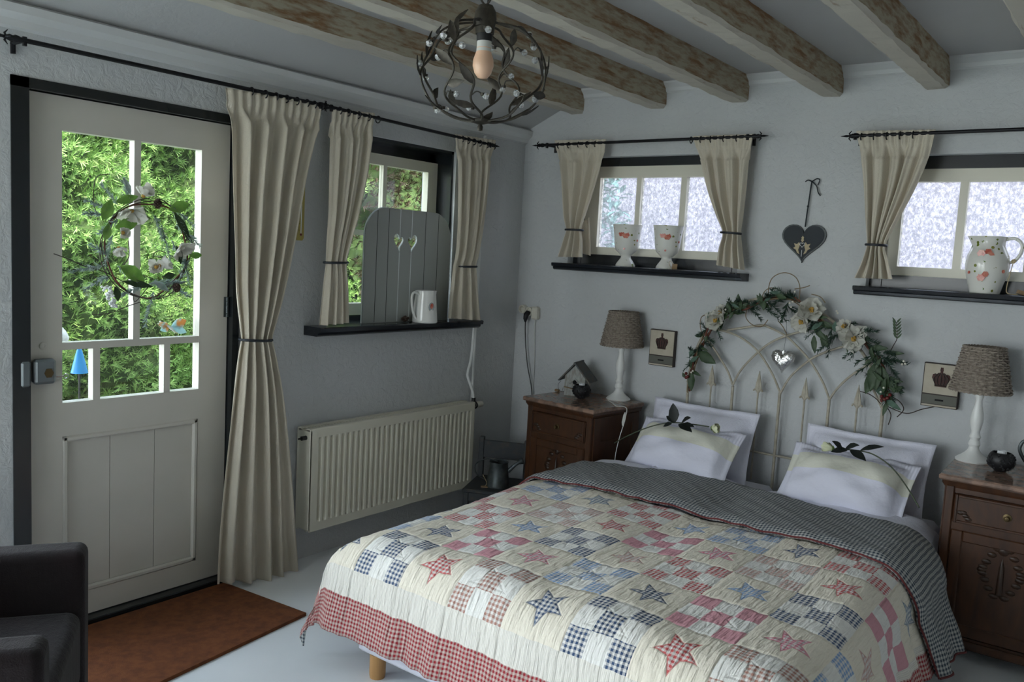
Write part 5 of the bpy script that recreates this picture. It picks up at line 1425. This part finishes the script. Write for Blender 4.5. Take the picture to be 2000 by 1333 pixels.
# ------------------------------------------------------------------ roses on the pillows
def rose(stem, head, hd, leaves, label):
    t = thing('rose', label, 'artificial rose', stem[0], 'artificial roses on the pillows')
    part('stem', MB().tube(catmull(stem, 6), .0030, 6), 'stem', t, smooth=True)
    h = MB(); hd = V(hd).normalized(); c = V(head)
    for lay, (r, cup, k) in enumerate(((.026, 2.4, 3), (.034, 2.1, 4), (.040, 1.7, 5))): h.petals(c, hd, r, k, cup, lay)
    b_ = part('blossom', h, 'rose', t, smooth=180)
    part('calyx', MB().petals(c-hd*.004, hd, .018, 5, 1.0), 'leaf_light', b_, smooth=True)
    for (p, d, L_, W) in leaves: part('leaf', MB().leaf(p, d, (0, -.5, 1), L_*1.15, W*1.35, .15), 'blackleaf', t, smooth=True)
yl_ = -.45
sL = [A(1200, 866, 'y', -.60), A(1230, 850, 'y', -.52), A(1270, 834, 'y', -.46), A(1310, 826, 'y', -.43), A(1350, 829, 'y', -.42), A(1385, 834, 'y', -.42)]
rose(sL, A(1390, 835, 'y', -.43), (1, -.1, -.05), [(A(1318, 826, 'y', -.45), (-.15, -.1, 1), .085, .04), (A(1330, 828, 'y', -.45), (.6, -.2, .6), .06, .04), (A(1318, 826, 'y', -.45), (-.9, 0, .6), .05, .03), (A(1325, 829, 'y', -.46), (.9, -.3, -.1), .08, .035), (A(1330, 830, 'y', -.46), (1, 0, .15), .06, .03), (A(1312, 828, 'y', -.45), (-.6, -.2, -.2), .04, .03)],
     'pale artificial rose with black leaves lying across the left pillow')
sR = [A(1795, 992, 'y', -.60), A(1770, 950, 'y', -.53), A(1740, 912, 'y', -.48), A(1705, 888, 'y', -.45), A(1670, 880, 'y', -.44), A(1635, 878, 'y', -.44)]
rose(sR, A(1628, 877, 'y', -.45), (-1, -.1, .1), [(A(1650, 878, 'y', -.46), (.7, -.2, .5), .06, .035), (A(1655, 880, 'y', -.47), (-.8, -.2, -.1), .06, .035), (A(1680, 880, 'y', -.46), (.9, 0, .45), .085, .028), (A(1660, 880, 'y', -.47), (.9, -.2, -.25), .07, .035), (A(1645, 879, 'y', -.47), (-.4, -.3, .5), .05, .03)],
     'pale artificial rose with black leaves lying across the right pillow')

# ------------------------------------------------------------------ wreath in the door
wr_ = thing('door_wreath', 'loose round wreath of magnolias, frosted pine and cones on the glazed door', 'wreath', (.0, -2.51, 1.3))
WX = .012
def Wp(px, py, x=WX): return A(px, py, 'x', x)
rnd = random.Random(5)
ring_c = (285, 487)
for k in range(3):
    pts = [Wp(ring_c[0]+(80+4*k)*cos(a)+3*sin(a*5+k), ring_c[1]+(92+3*k)*sin(a)+4*cos(a*4+k), WX+.006*sin(a*6+k*2)) for a in [2*pi*j/40 for j in range(40)]]
    part('vine', MB().tube(pts, .0035 if k == 0 else .002, 5, closed=True), 'twig' if k == 0 else 'twig_dark', wr_, smooth=True)
ws_ = MB()
for (x, y, dx, dz, L_) in ((215, 410, -1, .4, .10), (230, 400, -.6, .7, .10), (250, 395, -.2, 1, .09), (205, 420, -1, .1, .08), (330, 400, .8, -.5, .12), (340, 420, .7, -.9, .13), (300, 420, .5, -1, .10), (315, 440, .3, -1, .12), (200, 520, -1, -.1, .12), (215, 540, -1, -.4, .10), (230, 520, .8, -.6, .1), (210, 500, -.7, .5, .08), (335, 470, .6, -1, .09), (360, 500, .2, -1, .10),
                          (300, 570, -.3, -1, .12), (310, 560, .8, .2, .1), (290, 555, 1, .15, .13), (280, 560, -.8, -.2, .1), (330, 560, .8, -.3, .09), (230, 430, -.8, -.5, .08), (345, 440, .9, -.6, .12), (220, 460, -.3, -1, .1), (350, 545, .3, .8, .08)):
    ws_.sprig(Wp(x, y), (.05, dx, dz), L_*1.1, 80, .030, .0022, .1)
o = part('pine_sprays', ws_, 'pine_frost', wr_); o['kind'] = 'stuff'
for (x, y, dx, dz, L_, W_, m_) in ((225, 445, .9, .3, .10, .05, 'leaf_light'), (200, 430, .4, .9, .09, .05, 'leaf_light'), (235, 520, .9, -.5, .12, .06, 'leaf_light'), (330, 410, 1, .35, .10, .05, 'leaf_light'), (340, 415, .7, -1, .14, .035, 'leaf'), (225, 395, .9, .3, .1, .035, 'leaf_light'), (240, 550, 1, -.15, .13, .03, 'leaf'),
                                 (370, 500, 1, .1, .06, .03, 'leaf_light'), (235, 470, .5, .8, .05, .03, 'leaf_light'), (225, 560, .25, -1, .06, .03, 'leaf'), (205, 470, .2, .9, .07, .035, 'leaf_light'), (345, 480, .3, -1, .08, .03, 'leaf'), (320, 540, .8, .1, .05, .03, 'leaf'), (255, 380, -.4, .9, .07, .025, 'pine_frost'), (300, 550, .9, -.5, .08, .03, 'pine_frost')):
    part('leaf', MB().leaf(Wp(x, y, WX+.012), (.1, dx, dz), (1, 0, .1), L_, W_, .15), m_, wr_, smooth=True)
def wflower(px, py, nrm, R_, cup, k=5):
    o = part('magnolia', MB().petals(Wp(px, py, WX+.02), nrm, R_*1.25, k, cup).petals(Wp(px, py, WX+.02), nrm, R_*.8, 3, cup*1.6, 1), 'petal', wr_, smooth=180)
    part('stamen', MB().ball(Wp(px, py, WX+.03), .008, 8, 6), 'stamen', o, smooth=True)
wflower(258, 412, (.6, -.3, -.8), .058, .9); wflower(280, 383, (.5, .1, .8), .042, 1.2, 4); wflower(352, 483, (.7, .3, -.6), .056, .8); wflower(232, 485, (.6, -.2, -.6), .032, 1.5, 4); wflower(312, 520, (.6, .8, .5), .038, 1.3, 4); wflower(305, 522, (.8, -.4, .1), .034, .9, 4); wflower(240, 455, (1, .2, 0), .026, .9, 4)
for (x, y) in ((308, 398), (345, 562)):
    cnm = MB()
    for k in range(7): 
        for j in range(7): a = 2*pi*(j+.5*k)/7; rr = .013*sin(pi*(k+1)/8.5); cnm.ball(Wp(x, y, WX+.02)+V((rr*cos(a), rr*sin(a), -.016+.005*k)), .0045, 5, 4)
    part('pine_cone', cnm, 'cone', wr_)
cl_ = MB()
for k in range(60):
    t = rnd.random(); cl_.ball(Wp(207+16*t+rnd.uniform(-9, 9)*(1-.4*t), 560+40*t, WX+.012+rnd.uniform(-.004, .012)), .0055, 6, 4)
part('berry_cluster', cl_, 'whitemetal', wr_, smooth=True, label='drooping cluster of white beads')
for pts in ([(105, 496), (130, 505), (165, 520), (200, 530), (240, 550)], [(183, 368), (190, 345), (215, 340)], [(183, 370), (182, 395), (190, 420)], [(180, 615), (215, 612), (245, 600), (275, 590)], [(250, 470), (252, 500), (240, 520)], [(325, 505), (300, 500), (310, 490), (325, 495)], [(290, 560), (262, 590), (268, 540), (300, 545)]):
    part('tendril', MB().tube(catmull([Wp(*p) for p in pts], 6), .0018, 5), 'twig_dark', wr_, smooth=True)

# ------------------------------------------------------------------ small garden ornaments seen through the door
bt = thing('butterfly_ornament', 'pale turquoise butterfly ornament behind the lower right door pane', 'butterfly', Wp(335, 640, -.10))
for (x, y, dy, dz, L_, W_) in ((335, 638, 1, .4, .07, .045), (335, 640, 1, -.35, .07, .035), (330, 638, -1, .25, .06, .03), (330, 640, -.9, -.2, .045, .03)):
    part('wing', MB().leaf(Wp(x, y, -.10), (.25, dy, dz), (1, 0, 0), L_, W_, .1), 'wing', bt, smooth=True)
part('body', MB().tube([Wp(312, 628, -.1), Wp(335, 642, -.1), Wp(342, 650, -.1)], [.003, .006, .002], 6), 'whitemetal', bt, smooth=True)
bp = A(155, 705, 'x', -.55)
wcn = thing('blue_bird_feeder', 'bright blue cone hanging on a stake in the garden, behind the lower left pane', 'garden ornament', V((bp.x, bp.y, 0)))
part('cone', MB().lathe([(.036, -.055), (.028, -.02), (.012, .045), (.008, .055), (0, .056)], bp, 20), 'bluecone', wcn, smooth=50)
part('stake', MB().tube([(bp.x, bp.y, -.0), (bp.x, bp.y, bp.z-.03)], .005, 6), 'dark_metal', wcn)
bp = A(127, 650, 'x', -.55)
gg = thing('goose_figure', 'small white goose garden figure behind the left edge of the door glass', 'garden figure', V((bp.x, bp.y, 0)))
part('body', MB().lathe([(0, -.06), (.035, -.05), (.045, -.02), (.03, .01), (.013, .03), (.012, .045), (.016, .056), (.010, .068), (0, .07)], bp+V((0, -.03, 0)), 16, fn=None), 'whitemetal', gg, smooth=60)
part('beak', MB().lathe([(.006, 0), (0, .02)], bp+V((.01, -.028, .055)), 8, 'x'), 'stamen', gg)
part('post', MB().tube([(bp.x, bp.y-.03, 0), (bp.x, bp.y-.03, bp.z-.05)], .012, 8), 'dark_metal', gg)

# ------------------------------------------------------------------ door mat
dm_ = MB(); ma = [V((.03, -2.135, 0)), V((.545, -2.085, 0)), V((.655, -2.98, 0)), V((.03, -2.98, 0))]
dm_.prism(ma, (0, 0, .014)); one('door_mat', dm_, 'mat', 'rust brown coir mat on the white floor before the door', 'door mat')

# ------------------------------------------------------------------ armchair
ac = thing('armchair', 'dark brown ribbed fabric armchair cut by the lower left corner', 'armchair', (0, 0, 0))
def rbox(lo, hi, b=.03, seg=4):
    mb = MB().box(lo, hi); return mb
def soft(name, lo, hi, bev=.03):
    o = part(name, MB().box(lo, hi), 'chair_fabric', ac, smooth=60)
    bm_ = o.modifiers.new('soft_edges', 'BEVEL'); bm_.width = bev; bm_.segments = 5
    return o
# local: x across (arms at +-), y forward
soft('armrest', (-.40, -.36, .06), (-.275, .36, .582), .032); soft('armrest', (.275, -.36, .06), (.40, .36, .582), .032)
soft('backrest', (-.40, -.42, .06), (.40, -.27, .70), .04); soft('seat', (-.274, -.27, .16), (.274, .355, .405), .04)
for x in (-.34, .34):
    for y in (-.36, .30): part('leg', MB().lathe([(0, 0), (.018, 0), (.024, .07)], (x, y, 0), 12), 'oak', ac)
a1, a2 = V((.709, -3.103, 0)), V((1.22, -3.44, 0))   # front ends of the two arms at the top
fwd = V((.55, .835, 0)).normalized(); sdv = V((fwd.y, -fwd.x, 0))
# far arm inner/outer corner
th_ = atan2(fwd.y, fwd.x)-pi/2
ac.rotation_euler = (0, 0, th_)
far_corner = A(164, 1077, 'z', .585)
R_ = Matrix.Rotation(th_, 3, 'Z'); 
ac.location = far_corner-R_ @ V((-.275, .36, 0)); ac.location.z = 0

# ------------------------------------------------------------------ outside
gd = B((-9, -12, -.25), (10, 9, -.13)); struct('ground_outside', gd, 'grass')
def hedge(name, x, y0, y1, z1, n, mt, label, seed, depth=.45):
    rnd = random.Random(seed); t = thing(name, label, 'hedge', (x-depth/2, (y0+y1)/2, -.13))
    core = MB()
    def cf(u, v): 
        y = y0+(y1-y0)*u; z = -.13+(z1+.13)*v; return V((x-.12+.09*sin(y*5+z*3)+.07*sin(y*11-z*9)+.05*sin(z*17+y*3), y, z))
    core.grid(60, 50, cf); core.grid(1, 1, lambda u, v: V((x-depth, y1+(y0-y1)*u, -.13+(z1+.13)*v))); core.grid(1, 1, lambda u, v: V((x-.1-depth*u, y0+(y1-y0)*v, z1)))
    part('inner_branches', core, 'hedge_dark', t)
    f = MB(); vs = []; fs = []
    for i in range(n):
        y = rnd.uniform(y0, y1); z = rnd.uniform(.1, z1)
        xx = x-.12+.09*sin(y*5+z*3)+.07*sin(y*11-z*9)+.05*sin(z*17+y*3)+rnd.uniform(-.04, .10)
        p = V((xx, y, z)); d = V((rnd.uniform(.3, 1), rnd.uniform(-.6, .6), rnd.uniform(-.3, 1.1))).normalized()
        s_ = d.cross(V((rnd.uniform(-1, 1), rnd.uniform(-1, 1), rnd.uniform(-1, 1)))).normalized(); Ln = rnd.uniform(.035, .08)
        for k in range(-2, 3):
            b0 = p+d*Ln*(.25+.12*(2-abs(k))) if k else p
            e = p+d*Ln*(1-.16*abs(k))+s_*Ln*.26*k
            w = s_.cross(d).normalized()*.0022+s_*.0035
            o = len(vs); vs += [b0-w, b0+w, e+w*.4, e-w*.4]; fs.append((o, o+1, o+2, o+3))
    f.add(vs, fs); o = part('foliage', f, mt, t); o['kind'] = 'stuff'
    return t
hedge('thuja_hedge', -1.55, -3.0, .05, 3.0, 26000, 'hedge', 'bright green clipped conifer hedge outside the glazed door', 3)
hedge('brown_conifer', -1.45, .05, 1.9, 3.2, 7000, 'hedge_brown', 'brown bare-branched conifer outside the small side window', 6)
nw = B((-1.5, 2.6, -.13), (7.5, 2.8, 2.6)); struct('neighbour_wall', nw, 'pinkwall')
sh2 = MB(); rnd = random.Random(2)
for k in range(1600):
    a, b_ = rnd.uniform(0, 2*pi), rnd.uniform(-1, 1); r = .55*rnd.uniform(.75, 1); rr = sqrt(1-b_*b_)
    p = V((-.75+r*rr*cos(a)*1.0, 1.75+r*rr*sin(a)*.7, 1.35+r*b_*2.2)); sh2.leaf(p, (rnd.uniform(-1, 1), rnd.uniform(-1, 1), rnd.uniform(-.5, 1)), (0, 0, 1), .10, .05)
sb = thing('garden_shrub', 'blurred bluish green shrub behind the frosted panes of the vases window', 'shrub', (-.75, 1.75, -.13))
o = part('foliage', sh2, mat('bluish_green_leaves', (.09, .22, .20), .6), sb); o['kind'] = 'stuff'
part('trunk', MB().tube([(-.75, 1.75, -.13), (-.75, 1.75, .9)], .05, 8), 'twig_dark', sb)
# roof slab keeps the sun off the inside
struct('roof', B((-.32, YF-.4, 2.765), (XR+.4, .4, 2.95)), 'dark_metal')

# ------------------------------------------------------------------ light
w = bpy.data.worlds.new('overcast_sky'); sc.world = w; w.use_nodes = True
n = w.node_tree; bg = n.nodes['Background']
tc = N(n, 'ShaderNodeTexCoord'); sx = N(n, 'ShaderNodeSeparateXYZ'); L(n, tc.outputs['Generated'], sx.inputs[0])
cr = mixc(n, ramp(n, sx.outputs[2], -.05, .9), (.95, .97, 1.0), (.66, .80, 1.0))
L(n, cr, bg.inputs[0]); bg.inputs[1].default_value = 3.2
sl = bpy.data.lights.new('sun', 'SUN'); sl.energy = 5; sl.angle = radians(6); sl.color = (1, .95, .86)
so2 = bpy.data.objects.new('sun', sl); col.objects.link(so2)
so2.rotation_euler = V((-.62, .10, -1.0)).normalized().to_track_quat('-Z', 'Y').to_euler()
def portal(loc, rot, sx_, sy_):
    l = bpy.data.lights.new('window_portal', 'AREA'); l.shape = 'RECTANGLE'; l.size = sx_; l.size_y = sy_; l.cycles.is_portal = True
    o = bpy.data.objects.new('window_portal', l); col.objects.link(o); o.location = loc; o.rotation_euler = rot
portal((-.27, -2.53, 1.42), (0, -pi/2, 0), 1.08, .62)
portal((-.27, -1.10, 1.63), (0, -pi/2, 0), .9, .9)
portal((-.27, -4.61, 1.16), (0, -pi/2, 0), 2.08, 2.78)
portal((1.15, YF-.27, 1.16), (pi/2, 0, 0), 1.8, 2.08)
portal((.93, .28, 1.84), (-pi/2, 0, 0), 1.0, .55)
portal((2.65, .28, 1.81), (-pi/2, 0, 0), 1.0, .55)

sc.view_settings.view_transform = 'Standard'; sc.view_settings.look = 'None'
sc.view_settings.exposure = 1.5; sc.view_settings.gamma = 1; sc.view_settings.use_curve_mapping = False
